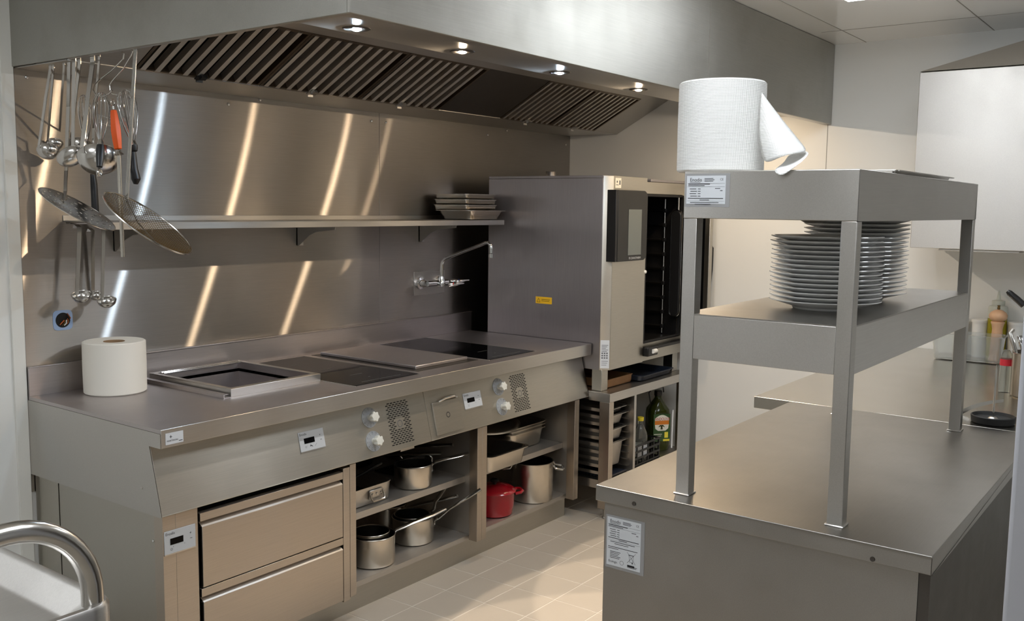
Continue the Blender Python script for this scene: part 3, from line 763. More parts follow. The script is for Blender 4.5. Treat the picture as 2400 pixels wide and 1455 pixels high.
# perforated skimmer
sk = thing('skimmer', 'perforated steel skimmer with round shallow dish hanging low', 'skimmer', P(182, 492))
def dish_axes(a, b, ratio):
    """major axis along photo points a-b in the hanging plane; opening turned up and towards the room"""
    e1 = (b-a).normalized(); vd = ((a+b)/2-Vector((0, 0, CZ))).normalized()
    s = e1.cross(vd).normalized()
    if s.z < 0: s = -s
    n = (-vd*ratio+s*math.sqrt(1-ratio*ratio)); n = (n-e1*n.dot(e1)).normalized()
    return e1, n.cross(e1).normalized(), n
c = P(182, 490); Rk = (P(228, 532)-P(137, 449)).length/2
ex, ey, ez = dish_axes(P(137, 449), P(228, 532), .50); mb = MB(); n1, n2 = 144, 40; vs = []; fs = []
for i in range(n2+1):
    for k in range(n1):
        rr = Rk*i/n2; a = 2*math.pi*k/n1; vs.append(c+ex*(rr*math.cos(a))+ey*(rr*math.sin(a))+ez*(-.016*(1-(rr/Rk)**2)))
for i in range(n2):
    for k in range(n1):
        if i % 6 in (4, 5) and i > 3 and (k+3*(i//6)) % (48, 24, 16, 12, 9, 8, 6)[i//6] < (10, 6, 4, 3, 2, 2, 2)[i//6]: continue
        fs.append((i*n1+k, i*n1+(k+1) % n1, (i+1)*n1+(k+1) % n1, (i+1)*n1+k))
o = mb.add(vs, fs).build('dish', 'polished', sk, smooth=True)
md = o.modifiers.new('solid', 'SOLIDIFY'); md.thickness = .0012
MB().tube([c+ex*(Rk*math.cos(a))+ey*(Rk*math.sin(a)) for a in [2*math.pi*k/40 for k in range(40)]], .0018, 6, closed=True).build('rim', 'polished', sk, smooth=True)
strip(MB(), [P(150, 470, 1.655), P(153, 448, 1.69), P(155, 400, 1.74), P(160, 250, 1.73), P(162, 145, 1.666), P(162, 145, 1.666)+Vector((-.001, 0, .012)), P(162, 145, 1.666)+Vector((-.006, 0, .017)), P(162, 145, 1.666)+Vector((-.014, 0, .013))], .018, .018, .003, SIDE).build('handle', 'polished', sk)
# big ladle
bl = ladle('large deep steel ladle with wide handle, biggest bowl of the row', P(217, 137, 1.664), P(232, 368, 1.645), .064, .022, .020, d=.85)
bl2 = thing('serving_spoon', 'steel serving spoon with black handle hanging behind the large ladle', 'spoon', P(222, 520, 1.80))
MB().tube([P(217, 400, 1.80), P(220, 430, 1.80), P(224, 505, 1.80), P(225, 522, 1.80)], [.008, .0115, .0125, .011], 12).build('grip', 'black_plastic', bl2, smooth=True)
strip(MB(), [P(217, 405, 1.80), P(219, 300, 1.80), P(233, 134, 1.666), P(233, 134, 1.666)+Vector((-.001, 0, .012)), P(233, 134, 1.666)+Vector((-.006, 0, .017)), P(233, 134, 1.666)+Vector((-.014, 0, .013))], .010, .012, .003, SIDE).build('shaft', 'polished', bl2)
# S-hooks under the hood lip
def hook(label, pts):
    tag(MB().tube(pts, .0022, 8).build('wire_hook', 'polished', None, smooth=True), label, 'hook')
hook('bent steel wire hook carrying the black-handled whisk', [P(286, 122), P(290, 126), P(289, 138), P(262, 165), P(236, 185), P(222, 198, 1.64), P(218, 210, 1.62), P(224, 222, 1.61), P(240, 226, 1.60), P(256, 220, 1.59), P(263, 212, 1.59)])
hook('bent steel wire hook carrying the orange-handled sharpening steel', [P(308, 118), P(312, 120), P(309, 128), P(290, 160), P(263, 190), P(257, 200), P(258, 212), P(264, 220), P(273, 222)])
# whisks (hung upside down, loops on the hook)
def whisk(label, top_, hh, hb, rad, grip='black_plastic', nl=6, ring=True):
    top_, hh, hb = Vector(top_), Vector(hh), Vector(hb)     # loop top, loop foot (= handle head), handle end
    t = thing('whisk', label, 'whisk', hb)
    d = (hh-top_); Lw = d.length; d.normalize(); ex = d.cross(Vector((0, 1, .01))).normalized(); ey = d.cross(ex)
    for k in range(nl):
        a = math.pi*k/nl; s_ = ex*math.cos(a)+ey*math.sin(a); pts = []
        for i in range(25):
            q = -1+2*i/24; prof = rad*math.sin(abs(q)**.9*0+math.pi*.5*0)
            w_ = rad*math.cos(q*math.pi/2)**.0
            th = math.pi*q
            pts.append(q)
        curve = []
        for i in range(25):
            ph = math.pi*2*i/24                     # closed teardrop from the handle round and back
            yy = (1-math.cos(ph))/2; xx = math.sin(ph)*(.35+.65*yy)
            curve.append(hh-d*(Lw*yy)+s_*(rad*xx*1.15))
        MB().tube(curve, .0011, 5, caps=False).build('wire_loop', 'chrome', t, smooth=True)
    MB().lathe([(.006, -.012), (.0085, -.004), (.010, .004), (.0105, .010)], hh, 14, (hb-hh)).build('ferrule', 'polished', t, smooth=True)
    m_ = (hb-hh).length
    MB().lathe([(.0, .006), (.011, .008), (.0125, m_*.3), (.0115, m_*.6), (.0085, m_*.92), (.0, m_*.95)], hh, 16, (hb-hh)).build('grip', grip, t, smooth=True)
    if ring:
        c_ = hb+(hb-hh).normalized()*.012; e1 = Vector((.5, -.86, 0)); e2 = Vector((0, 0, 1)); s1 = Vector((.86, .5, 0))
        MB().tube([c_+(s1*math.cos(q)+e2*math.sin(q))*.0095 for q in [2*math.pi*i/20 for i in range(20)]], .0042, 8, closed=True).build('hang_ring', 'polished', t, smooth=True)
    return t
whisk('wire whisk with short black handle and ring end', P(238, 217, 1.60), P(236, 335, 1.56), P(233, 396, 1.54), .028)
whisk('wire whisk hanging behind the spider skimmer handle', P(292, 210, 1.69), P(312, 335, 1.70), P(316, 356, 1.70), .034, nl=7, ring=False)
whisk('narrow wire whisk hanging between the ladles', P(196, 222, 1.72), P(203, 335, 1.74), P(205, 352, 1.74), .024, grip='polished', nl=5, ring=False)
g = thing('peeler', 'black-handled utensil hanging close behind the spider skimmer', 'utensil', P(318, 430, 1.70))
MB().tube([P(311, 345, 1.70), P(312, 365, 1.70), P(314, 395, 1.70), P(319, 420, 1.70), P(318, 431, 1.70)], [.007, .010, .012, .014, .007], 12).build('grip', 'black_plastic', g, smooth=True)
MB().tube([P(311, 346, 1.70), P(310, 300, 1.70)], .004, 8).build('shaft', 'polished', g, smooth=True)
# flat grater head behind (small frame with mesh)
g = thing('hand_sieve', 'small rectangular wire sieve hanging between the whisks', 'sieve', P(245, 290, 1.70))
a, b_, c_, d_ = P(229, 268, 1.70), P(282, 286, 1.70), P(282, 302, 1.70), P(229, 286, 1.70)
MB().tube([a, b_, c_, d_], .0024, 6, closed=True).build('frame', 'polished', g, smooth=True)
mb = MB()
for k in range(1, 12): mb.tube([a.lerp(b_, k/12), d_.lerp(c_, k/12)], .0006, 4)
for k in range(1, 5): mb.tube([a.lerp(d_, k/5), b_.lerp(c_, k/5)], .0006, 4)
mb.build('wire_mesh', 'polished', g)
# sharpening steel
ss = thing('sharpening_steel', 'sharpening steel with bright orange handle', 'knife steel', P(287, 603, 1.645))
A, B, C_ = P(266, 258, 1.645), P(277, 352, 1.645), P(288, 602, 1.645)
mb = MB(); ax = (B-A).normalized(); m_ = (B-A).length
MB().lathe([(0, 0), (.010, .001), (.0125, .018), (.0165, m_*.5), (.0155, m_*.72), (.0125, m_-.004), (0, m_)], A, 6, ax).build('grip', 'orange_plastic', ss, bevel=.0015)
MB().lathe([(.008, 0), (.009, .006), (.0145, .012), (.0150, .014), (.006, .017)], B, 18, ax).build('guard', 'polished', ss, smooth=True)
MB().tube([B+ax*.012, C_], [.0065, .0060], 14).build('rod', 'pan_steel', ss, smooth=True)
MB().tube([A+ax*-.002, A+ax*-.012], .004, 8).build('neck', 'polished', ss, smooth=True)
c_ = A-ax*.024; s1 = Vector((.86, .5, 0)); e2 = Vector((0, 0, 1))
MB().tube([c_+(s1*math.cos(q)+e2*math.sin(q))*.011 for q in [2*math.pi*i/20 for i in range(20)]], .0017, 6, closed=True).build('hang_ring', 'polished', ss, smooth=True)
# spider skimmer
sp = thing('spider_skimmer', 'wire spider skimmer with wide mesh basket and triple-wire handle', 'skimmer', P(350, 585, 1.64))
topq, botq = P(317, 120, 1.664), P(297, 465, 1.65)
for k in (-1, 0, 1):
    off = Vector((0, k*.0055, 0))
    MB().tube([topq+off+Vector((-.014, 0, .014)), topq+off+Vector((-.006, 0, .018)), topq+off+Vector((-.001, 0, .012)), topq+off, botq+off], .0026, 8).build('handle_wire', 'polished', sp, smooth=True)
c = P(348, 523, 1.645); e1l = (P(406, 588, 1.645)-P(291, 459, 1.645)).length/2
e1, e2, nn = dish_axes(P(291, 459, 1.645), P(406, 588, 1.645), .47); nn = -nn
Rs = e1l
def dome(x, y): q = min(1, (x*x+y*y)/(Rs*Rs)); return c+e1*x+e2*y+nn*(.030*(1-q))
MB().tube([dome(Rs*math.cos(a), Rs*math.sin(a)) for a in [2*math.pi*k/48 for k in range(48)]], .0026, 7, closed=True).build('rim', 'polished', sp, smooth=True)
mb = MB(); ng = 33
for k in range(-ng//2+1, ng//2+1):
    v_ = k/(ng/2)*Rs*.98; hw = math.sqrt(max(0, Rs*Rs-v_*v_))
    if hw < .004: continue
    for fl in (0, 1):
        pts = [dome(*((q, v_) if fl else (v_, q))) for q in [hw*(-1+2*i/10) for i in range(11)]]
        mb.tube(pts, .0007, 4, caps=False)
mb.build('mesh_basket', 'brass', sp)
MB().tube([dome(-Rs, 0), dome(-Rs*.3, Rs*.05), dome(Rs*.5, .0), dome(Rs*.98, 0)], .0022, 6).build('spine', 'polished', sp, smooth=True)
# three small ladles lower down, close to the wall
for k, (u0, v0, u1, v1, rr, lab) in enumerate(((186, 532, 191, 690, .034, 'steel ladle with wide bowl hanging low, furthest from the shelf end'), (217, 540, 226, 690, .026, 'slim steel ladle hanging low between two other ladles'), (243, 518, 250, 703, .033, 'steel ladle hanging low beside the left shelf bracket'))):
    tq, bq = at(u0, v0, 'y', 3.335 if k == 1 else 3.30), at(u1, v1, 'y', 3.330 if k == 1 else 3.262)
    t = thing('ladle', lab, 'ladle', bq-Vector((0, 0, rr)))
    MB().lathe(bowl_prof(rr, .85), bq, 28, (-.25, -.30, 1)).build('bowl', 'polished', t, smooth=True, angle=60)
    a0 = bq+Vector((0, rr*.9, .003))
    strip(MB(), [a0+Vector((0, 0, -rr*.4)), a0+Vector((0, 0, .004)), a0.lerp(tq, .3), tq, tq+Vector((0, .02, .008)), tq+Vector((0, .03, -.004))], .011, .016 if k else .020, .003, (1, 0, 0)).build('handle', 'polished', t)
rl = thing('hook_rail', 'short steel hook rail on the wall left of the shelf', 'rail', at(215, 520, 'y', YW))
xa, xb = at(178, 530, 'y', 3.33).x, at(255, 515, 'y', 3.33).x
zr = at(215, 530, 'y', 3.33).z
MB().tube([(xa-.02, 3.333, zr+.010), (xb+.01, 3.333, zr+.012)], .003, 8).build('rod', 'steel', rl, smooth=True)
for xx in (xa-.015, xb+.005): MB().tube([(xx, 3.333, zr+.011), (xx, YW, zr+.011)], .003, 8).build('standoff', 'steel', rl, smooth=True)
# ================================================================== cookware
def rrect(x0, x1, y0, y1, r, n=5):
    pts = []
    for cx, cy, a0 in ((x1-r, y1-r, 0), (x0+r, y1-r, math.pi/2), (x0+r, y0+r, math.pi), (x1-r, y0+r, 1.5*math.pi)):
        for i in range(n+1):
            a = a0+math.pi/2*i/n; pts.append((cx+r*math.cos(a), cy+r*math.sin(a)))
    return pts
def pan_rect(mb, x0, x1, y0, y1, z0, h, taper=.012, rim=.012, r=.035, th=.0015, lip=.003):
    """open rectangular tray with tapered walls, rounded corners and a flat rim"""
    rings = []
    def ring(ins, z, rr): rings.append([(x, y, z) for x, y in rrect(x0+ins, x1-ins, y0+ins, y1-ins, max(.004, rr))])
    ring(rim+taper+.03, z0, r*.6); ring(rim+taper+.004, z0+.004, r*.8); ring(rim+taper, z0+.012, r); ring(rim, z0+h-.002, r); ring(0, z0+h-.002-lip*.3, r+rim*.5); ring(0, z0+h, r+rim*.5)
    ring(rim+th, z0+h, r); ring(rim+taper+th, z0+.013, r); ring(rim+taper+.005, z0+.006, r*.8)
    n = len(rings[0]); vs = [p for rg in rings for p in rg]; fs = []
    for i in range(len(rings)-1):
        for k in range(n): fs.append((i*n+k, i*n+(k+1) % n, (i+1)*n+(k+1) % n, (i+1)*n+k))
    fs.append(tuple(range(n))[::-1]); fs.append(tuple(range((len(rings)-1)*n, len(rings)*n)))
    return mb.add(vs, fs)
def gn_pan(label, x0, x1, y0, y1, z0, h, mat='pan_steel', group=None, rot=None, r=.04, name='gastro_pan', cat='food pan', rim=.012, taper=.012):
    return tag(pan_rect(MB(), x0, x1, y0, y1, z0, h, r=r, rim=rim, taper=taper).build(name, mat, None, smooth=True, angle=40), label, cat, group)
def pot_body(r, h, th=.002):
    return [(0, 0), (r*.90, 0), (r*.97, .004), (r, .012), (r, h-.004), (r+.003, h), (r+.0015, h+.002), (r-th, h), (r-th, .014), (r*.95, .008), (0, .006)]
def saucepan(label, c, r, h, hend, mat='pan_steel', inside=None, hh=.85, w=.032):
    c, hend = Vector(c), Vector(hend)
    t = thing('saucepan', label, 'saucepan', c)
    MB().lathe(pot_body(r, h), c, 44).build('pot', mat, t, smooth=True)
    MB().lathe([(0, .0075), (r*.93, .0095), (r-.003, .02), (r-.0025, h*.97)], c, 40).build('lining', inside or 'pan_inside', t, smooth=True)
    d = hend-c; d.z = 0; d.normalize(); p0 = c+d*r+Vector((0, 0, h*hh))
    s = Vector((-d.y, d.x, 0))
    pts = [p0+Vector((0, 0, -.030)), p0+d*.004+Vector((0, 0, -.004)), p0+d*.022+Vector((0, 0, .006)), p0.lerp(hend, .35)+Vector((0, 0, .004)), p0.lerp(hend, .75), hend]
    mb = MB(); n_ = len(pts); vs = []; fs = []; K = 8
    ww = [w*.9, w*.8, w*.6, w*.85, w, w*.55]
    for i, p in enumerate(pts):
        tdir = (pts[min(i+1, n_-1)]-pts[max(i-1, 0)]).normalized(); nn = tdir.cross(s).normalized()
        for k in range(K):
            a = 2*math.pi*k/K; vs.append(p+s*(math.cos(a)*ww[i]/2)+nn*(math.sin(a)*(.0035 if i < 2 else .0075)))
    for i in range(n_-1):
        for k in range(K): fs.append((i*K+k, i*K+(k+1) % K, (i+1)*K+(k+1) % K, (i+1)*K+k))
    fs += [tuple(range(K))[::-1], tuple(range((n_-1)*K, n_*K))]
    hd = mb.add(vs, fs).build('handle', 'polished', t, smooth=True, angle=60)
    for sg in (-1, 1):
        MB().lathe([(0, .004), (.004, .003), (.005, 0)], c+d*(r+.003)+s*(sg*.006)+Vector((0, 0, h*hh-.018)), 8, d).build('rivet', 'polished', hd, smooth=True)
    return t
ZM, ZBT = .3815, .1165
def on(u, v, z, r):  # base front point -> centre of a round thing of radius r standing at z
    p = at(u, v, 'z', z); d = Vector((p.x, p.y, 0)).normalized(); return p+d*r
# -- left open cabinet, middle board
saucepan('deep steel saucepan on the middle board, handle pointing out', on(968, 1150, ZM, .082), .082, .098, at(1097, 1062, 'y', 2.64), inside='pan_black')
saucepan('dark lined pan behind the deep saucepan on the middle board', (2.835, 3.165, ZM), .098, .105, at(1035, 1062, 'y', 2.70), inside='pan_black')
rp = thing('roasting_pan', 'scratched aluminium roasting pan with hinged handle on the middle board', 'roasting pan', (2.62, 2.9, ZM))
rx1 = at(929, 1150, 'y', 2.685).x
pan_rect(MB(), 2.452+.008, rx1, 2.685, 3.05, ZM, .078, taper=.004, rim=.003, r=.055).build('pan', 'pan_alu', rp, smooth=True, angle=40)
hx = at(886, 1160, 'y', 2.67).x
pl_ = MB().box(hx-.034, hx+.040, 2.682, 2.688, ZM+.022, ZM+.062).build('handle_plate', 'pan_alu', rp, bevel=.003)
MB().tube([(hx-.034, 2.682, ZM+.055), (hx-.034, 2.672, ZM+.030), (hx-.028, 2.668, ZM+.020), (hx+.034, 2.668, ZM+.020), (hx+.040, 2.672, ZM+.030), (hx+.040, 2.682, ZM+.055)], .0045, 8).build('bail_handle', 'pan_steel', pl_, smooth=True)
for q in (-.02, .004, .028): MB().lathe([(0, .005), (.004, .004), (.0055, 0)], (hx+q, 2.682, ZM+.045), 10, (0, -1, 0)).build('rivet', 'polished', pl_, smooth=True)
fp = thing('frying_pan', 'copper-toned frying pan lying inside the roasting pan', 'frying pan', (2.555, 2.86, ZM+.012))
MB().lathe([(0, 0), (.075, 0), (.09, .008), (.098, .062), (.100, .064), (.096, .064), (.088, .01), (0, .006)], (2.575, 2.87, ZM+.036), 40, (-.10, -.18, 1)).build('pan', 'tray_brown', fp, smooth=True)
MB().tube([(2.66, 2.82, ZM+.075), (2.72, 2.79, ZM+.10), (2.80, 2.76, ZM+.135)], .006, 8).build('handle', 'pan_black', fp, smooth=True)
rk = thing('wire_rack', 'black pan rack with chrome uprights at the back of the middle board', 'rack', (3.10, 2.80, ZM))
for (xx, yy) in ((3.16, 2.80), (3.07, 2.90)):
    MB().tube([(xx, yy, ZM+.003), (xx, yy, ZM+.075), (xx-.004, yy+.008, ZM+.086), (xx-.03, yy+.06, ZM+.090)], .006, 10).build('upright', 'chrome', rk, smooth=True)
MB().box(3.03, 3.19, 2.83, 3.03, ZM+.001, ZM+.006).box(3.04, 3.18, 2.86, 2.866, ZM+.004, ZM+.080).build('plate', 'pan_black', rk, bevel=.001)
MB().tube([(3.16, 2.80, ZM+.006), (3.11, 2.78, ZM+.005), (3.05, 2.83, ZM+.005)], .004, 8).build('foot_wire', 'chrome', rk, smooth=True)
saucepan('black frying pan tipped at the back of the middle board', (3.07, 3.20, ZM), .085, .10, at(1062, 1042, 'y', 2.66), mat='pan_black', inside='pan_black')
# -- left open cabinet, bottom board
saucepan('polished saucepan on the bottom board nearest the drawers', on(874, 1336, ZBT, .092), .092, .122, at(1044, 1193, 'y', 2.66))
lc = on(874, 1336, ZBT, .092)
saucepan('shallow steel pan nested in the saucepan nearest the drawers', Vector((lc.x-.004, lc.y+.004, ZBT+.062)), .074, .072, lc+Vector((-.2, .14, .20)), inside='pan_inside', hh=1.05)
pc = on(968, 1282, ZBT, .092)
saucepan('large polished saucepan on the bottom board with its handle over the cabinet post', pc, .092, .112, at(1127, 1146, 'y', 2.545))
saucepan('smaller saucepan nested inside the large polished saucepan', pc+Vector((.0, .006, .034)), .078, .085, at(1045, 1141, 'y', 2.70), inside='pan_black', hh=1.06)
saucepan('black lined saucepan behind the large polished saucepan', pc+Vector((.06, .22, 0)), .09, .11, at(1072, 1162, 'y', 2.65), inside='pan_black')
# -- right open cabinet, middle board
g0 = at(1240, 1084, 'z', ZM)
gn_pan('steel food pan sticking out over the edge of the middle board', 3.292, 3.622, g0.y, g0.y+.50, ZM, .082)
xg1 = at(1325, 1000, 'y', 2.74).x
for k, zz in enumerate((0, .0145, .029)):
    gn_pan('%s steel food pan of the nested stack at the back of the middle board' % ('lowest', 'second', 'topmost')[k], 3.655, 3.975, 2.715, 3.22, ZM+zz, .092 if k == 0 else .094)
lid = thing('oval_lid', 'thin curved steel lid leaning across the front food pan', 'lid', (3.45, 2.75, ZM+.09))
A_, B_ = at(1144, 1031, 'y', 2.60), at(1247, 994, 'y', 2.74)
mid = A_.lerp(B_, .5); ex = (B_-A_).normalized(); ey = Vector((-.15, .95, .28)); ey = (ey-ex*ey.dot(ex)).normalized(); ez = ex.cross(ey); ln = (B_-A_).length/2
vs = []; fs = []; n1, n2 = 40, 6
for i in range(n2+1):
    for k in range(n1):
        q = i/n2; a = 2*math.pi*k/n1; vs.append(mid+ey*.11+ex*(ln*q*math.cos(a))+ey*(.11*q*math.sin(a))+ez*(.018*(1-q*q)))
for i in range(n2):
    for k in range(n1): fs.append((i*n1+k, i*n1+(k+1) % n1, (i+1)*n1+(k+1) % n1, (i+1)*n1+k))
o = MB().add(vs, fs).build('lid_shell', 'pan_steel', lid, smooth=True); md = o.modifiers.new('s', 'SOLIDIFY'); md.thickness = .0025
MB().tube([mid+ey*.11+ez*.018+ex*-.03, mid+ey*.11+ez*.045+ex*-.025, mid+ey*.11+ez*.045+ex*.025, mid+ey*.11+ez*.018+ex*.03], .004, 8).build('lid_handle', 'polished', lid, smooth=True)
# -- right open cabinet, bottom board
sc_ = on(1247, 1182, ZBT, .104)
sp_ = thing('stockpot', 'tall steel stockpot with loop handles on the bottom board', 'stockpot', sc_)
MB().lathe([(0, 0), (.098, 0), (.103, .004), (.104, .010), (.104, .196), (.107, .200), (.102, .200), (.101, .012), (0, .008)], sc_, 52).build('pot', 'pan_steel', sp_, smooth=True)
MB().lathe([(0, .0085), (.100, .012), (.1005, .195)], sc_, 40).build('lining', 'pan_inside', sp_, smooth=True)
for sg in (-1, 1):
    dv = Vector((.60, -.80, 0))*sg; sv = Vector((.80, .60, 0)); b0 = sc_+dv*.104+Vector((0, 0, .168))
    MB().tube([b0+sv*.045+Vector((0, 0, .018)), b0+sv*.045+dv*.010, b0+sv*.042+dv*.045+Vector((0, 0, -.006)), b0+sv*.030+dv*.052+Vector((0, 0, -.006)), b0-sv*.030+dv*.052+Vector((0, 0, -.006)), b0-sv*.042+dv*.045+Vector((0, 0, -.006)), b0-sv*.045+dv*.010, b0-sv*.045+Vector((0, 0, .018))], .0055, 10).build('loop_handle', 'polished', sp_, smooth=True)
rc = on(1158, 1217, ZBT, .095)
cs = thing('casserole', 'red enamelled casserole with lid on the bottom board', 'casserole', rc)
MB().lathe([(0, 0), (.078, 0), (.088, .006), (.096, .05), (.098, .108), (.100, .112), (.095, .112), (.092, .05), (0, .008)], rc, 48).build('pot', 'red_enamel', cs, smooth=True)
ld_ = MB().lathe([(.104, .112), (.105, .116), (.101, .122), (.085, .132), (.04, .142), (0, .145)], rc, 48).build('lid', 'red_enamel', cs, smooth=True)
MB().lathe([(.008, .144), (.009, .152), (.020, .158), (.022, .164), (.016, .170), (0, .171)], rc, 24).build('lid_knob', 'black_plastic', ld_, smooth=True)
for sg in (-1, 1):
    dv = Vector((.80, -.60, 0))*sg; sv = Vector((.60, .80, 0)); b0 = rc+dv*.096+Vector((0, 0, .100))
    MB().tube([b0+sv*.035, b0+sv*.034+dv*.028+Vector((0, 0, .004)), b0+sv*.02+dv*.040+Vector((0, 0, .006)), b0-sv*.02+dv*.040+Vector((0, 0, .006)), b0-sv*.034+dv*.028+Vector((0, 0, .004)), b0-sv*.035], .0075, 8).build('handle', 'red_enamel', cs, smooth=True)
# -- trays on the wall shelf
tx0, tx1 = at(1097, 505, 'y', 3.095).x, at(1187, 500, 'y', 3.095).x
gn_pan('wide shallow steel tray at the bottom of the pile on the wall shelf', tx0, tx1, 3.075, 3.345, ZS, .050, rim=.016, taper=.018)
ux0, ux1 = at(1093, 470, 'y', 3.115).x, at(1164, 470, 'y', 3.115).x
for k, (zz, ins) in enumerate(((.0505, 0), (.0785, .002), (.1065, .004))):
    gn_pan('%s small steel tray of the pile on the wall shelf' % ('lowest', 'middle', 'topmost')[k], ux0+ins-.012, ux1-ins, 3.10+ins, 3.34-ins, ZS+zz, .0275, rim=.004, taper=.002, r=.022)
# ================================================================== combi oven
OX0, OX1, OY0, OY1, OZ0, OZ1 = 4.118, 4.985, 2.4645, 3.2366, .766, 1.755
ov = thing('combi_oven', 'tall stainless steel combi oven with touch screen and open door', 'oven', (4.55, 2.85, OZ0))
MB().prism([(OX0, OY1), (OX0, OY0+.045), (OX0+.006, OY0+.045), (OX0+.006, OY1)], 'z', OZ0, OZ1-.014).build('side_panel', 'steel_oven', ov, bevel=.0008)
MB().box(OX0, OX0+.45, OY0+.045, OY1, OZ1-.013, OZ1).box(OX0+.45, OX1, OY0+.02, OY1, OZ1-.02, OZ1-.006).build('top_panel', 'steel_oven', ov, bevel=.001)
CXL, CXR = 4.512, 4.93
MB().prism([(OX0+.001, OY0+.0435), (OX0+.030, OY0), (CXL-.018, OY0), (CXL-.018, OY0+.08), (OX0+.007, OY0+.08)], 'z', OZ0, OZ1-.002).build('control_column', 'steel_front', ov, bevel=.0015)
MB().box(CXL-.016, OX1, OY0+.012, OY0+.03, OZ1-.085, OZ1-.022).build('front_header', 'steel_front', ov, bevel=.001)
MB().box(CXL-.016, OX1, OY0+.012, OY0+.03, OZ0+.0, OZ0+.098).build('front_sill', 'steel_front', ov, bevel=.001)
MB().box(CXR+.004, OX1, OY0+.012, OY0+.03, OZ0+.098, OZ1-.085).build('front_jamb', 'steel_front', ov, bevel=.001)
MB().box(OX0+.007, OX1, OY1-.004, OY1, OZ0, OZ1-.02).box(OX1-.004, OX1, OY0+.03, OY1-.004, OZ0, OZ1-.02).box(OX0+.007, OX1, OY0+.08, OY1-.004, OZ0, OZ0+.004).build('rear_casing', 'steel_oven', ov)
cz0, cz1 = OZ0+.100, OZ1-.088
b = MB(); yb = 3.12
b.box(CXL-.014, CXL-.010, OY0+.03, yb, cz0, cz1); b.box(CXR, CXR+.003, OY0+.03, yb, cz0, cz1)
b.box(CXL-.014, CXR+.003, yb, yb+.003, cz0, cz1); b.box(CXL-.014, CXR+.003, OY0+.03, yb, cz0-.003, cz0); b.box(CXL-.014, CXR+.003, OY0+.03, yb, cz1, cz1+.003)
cav = b.build('oven_cavity', 'pan_black', ov)
g_ = MB()
for (x0, x1, z0, z1) in ((CXL-.016, CXL, cz0, cz1), (CXR-.010, CXR+.004, cz0, cz1), (CXL, CXR-.010, cz1-.012, cz1), (CXL, CXR-.010, cz0, cz0+.012)):
    g_.box(x0, x1, OY0+.004, OY0+.016, z0, z1)
g_.build('door_gasket', 'black_rubber', ov, bevel=.002)
# hanging rack, runners and fan baffle on the far side of the cavity
xr_ = CXR-.018
for xx, yr_ in ((xr_, at(1556, 600, 'x', xr_).y), (CXL+.018, 2.60)):
    MB().tube([(xx, yr_, cz0+.01), (xx, yr_, cz1-.02)], .0050, 8).build('rack_rail', 'polished', cav, smooth=True)
    MB().tube([(xx, yr_+.36, cz0+.01), (xx, yr_+.36, cz1-.02)], .0050, 8).build('rack_rail', 'polished', cav, smooth=True)
    for k in range(9):
        zz = cz0+.05+k*.083
        MB().box(xx-.014, xx+.010, yr_-.004, yr_+.40, zz, zz+.004).build('runner', 'polished' if k % 3 == 1 else 'steel_dark', cav)
        MB().box(xx-.016, xx+.006, yr_-.012, yr_+.006, zz-.010, zz+.012).build('runner_hook', 'black_plastic', cav, bevel=.002)
yb_ = at(1585, 600, 'x', CXR-.04).y; wb_ = .034
zt1, zt0 = at(1585, 492, 'x', CXR-.04).z, at(1585, 742, 'x', CXR-.04).z
pts = [(yb_+wb_*math.cos(math.pi*i/12), zt1-wb_+wb_*math.sin(math.pi*i/12)) for i in range(13)]+[(yb_+wb_*math.cos(math.pi+math.pi*i/12), zt0+wb_+wb_*math.sin(math.pi+math.pi*i/12)) for i in range(13)]
MB().prism(pts, 'x', CXR-.052, CXR-.012).build('fan_baffle', 'black_plastic', cav, bevel=.010, seg=3)
MB().tube([(CXR-.050, y, z) for y, z in pts], .0022, 6, closed=True).build('baffle_wire', 'chrome', cav, smooth=True)
MB().tube([(CXR-.035, yb_, cz1-.005), (CXR-.035, yb_, zt1-.01)], .007, 10).build('steam_pipe', 'chrome', cav, smooth=True)
# touch screen block
px0, px1 = 4.150, 4.452
n_ = 8; poly = [(px0, 1.683), (px0, 1.322)]
for i in range(n_+1): a = -math.pi/2+math.pi/2*i/n_; poly.append((px1-.035+.035*math.cos(a), 1.322+.035+.035*math.sin(a)))
for i in range(n_+1): a = math.pi/2*i/n_; poly.append((px1-.035+.035*math.cos(a), 1.683-.035+.035*math.sin(a)))
scb = MB().prism([(x, z) for x, z in poly], 'y', OY0-.028, OY0-.0005).build('screen_block', 'dark_grey', ov, bevel=.002)
MB().box(4.255, 4.390, OY0-.0295, OY0-.028, 1.352, 1.586).build('display', 'screen_grey', scb)
MB().prism([(OX0+.012, 1.683), (px0+.001, 1.683), (px0+.001, 1.322), (OX0+.012, 1.322)], 'y', OY0-.026, OY0+.026).build('screen_flank', 'black_plastic', scb, bevel=.002)
print_on('brand_print', (4.265, OY0-.028, 1.331), (1, 0, 0), (0, 0, 1), [('t', 'CONVOTHERM', .016, 0, .0155, 1.0), ('o', .006, .007, .002, .0045), ('l', .006, -.002, .006, .004, .002)], 'label_white', scb, .001)
print_on('usb_cover_outline', (4.27, OY0-.028, 1.63), (1, 0, 0), (0, 0, 1), [('l', -.10, 0, .17, 0, .0015), ('l', .12, 0, .12, .028, .0012), ('l', .15, 0, .15, .028, .0012), ('l', .12, .028, .15, .028, .0012)], 'black_plastic', scb, .0006)
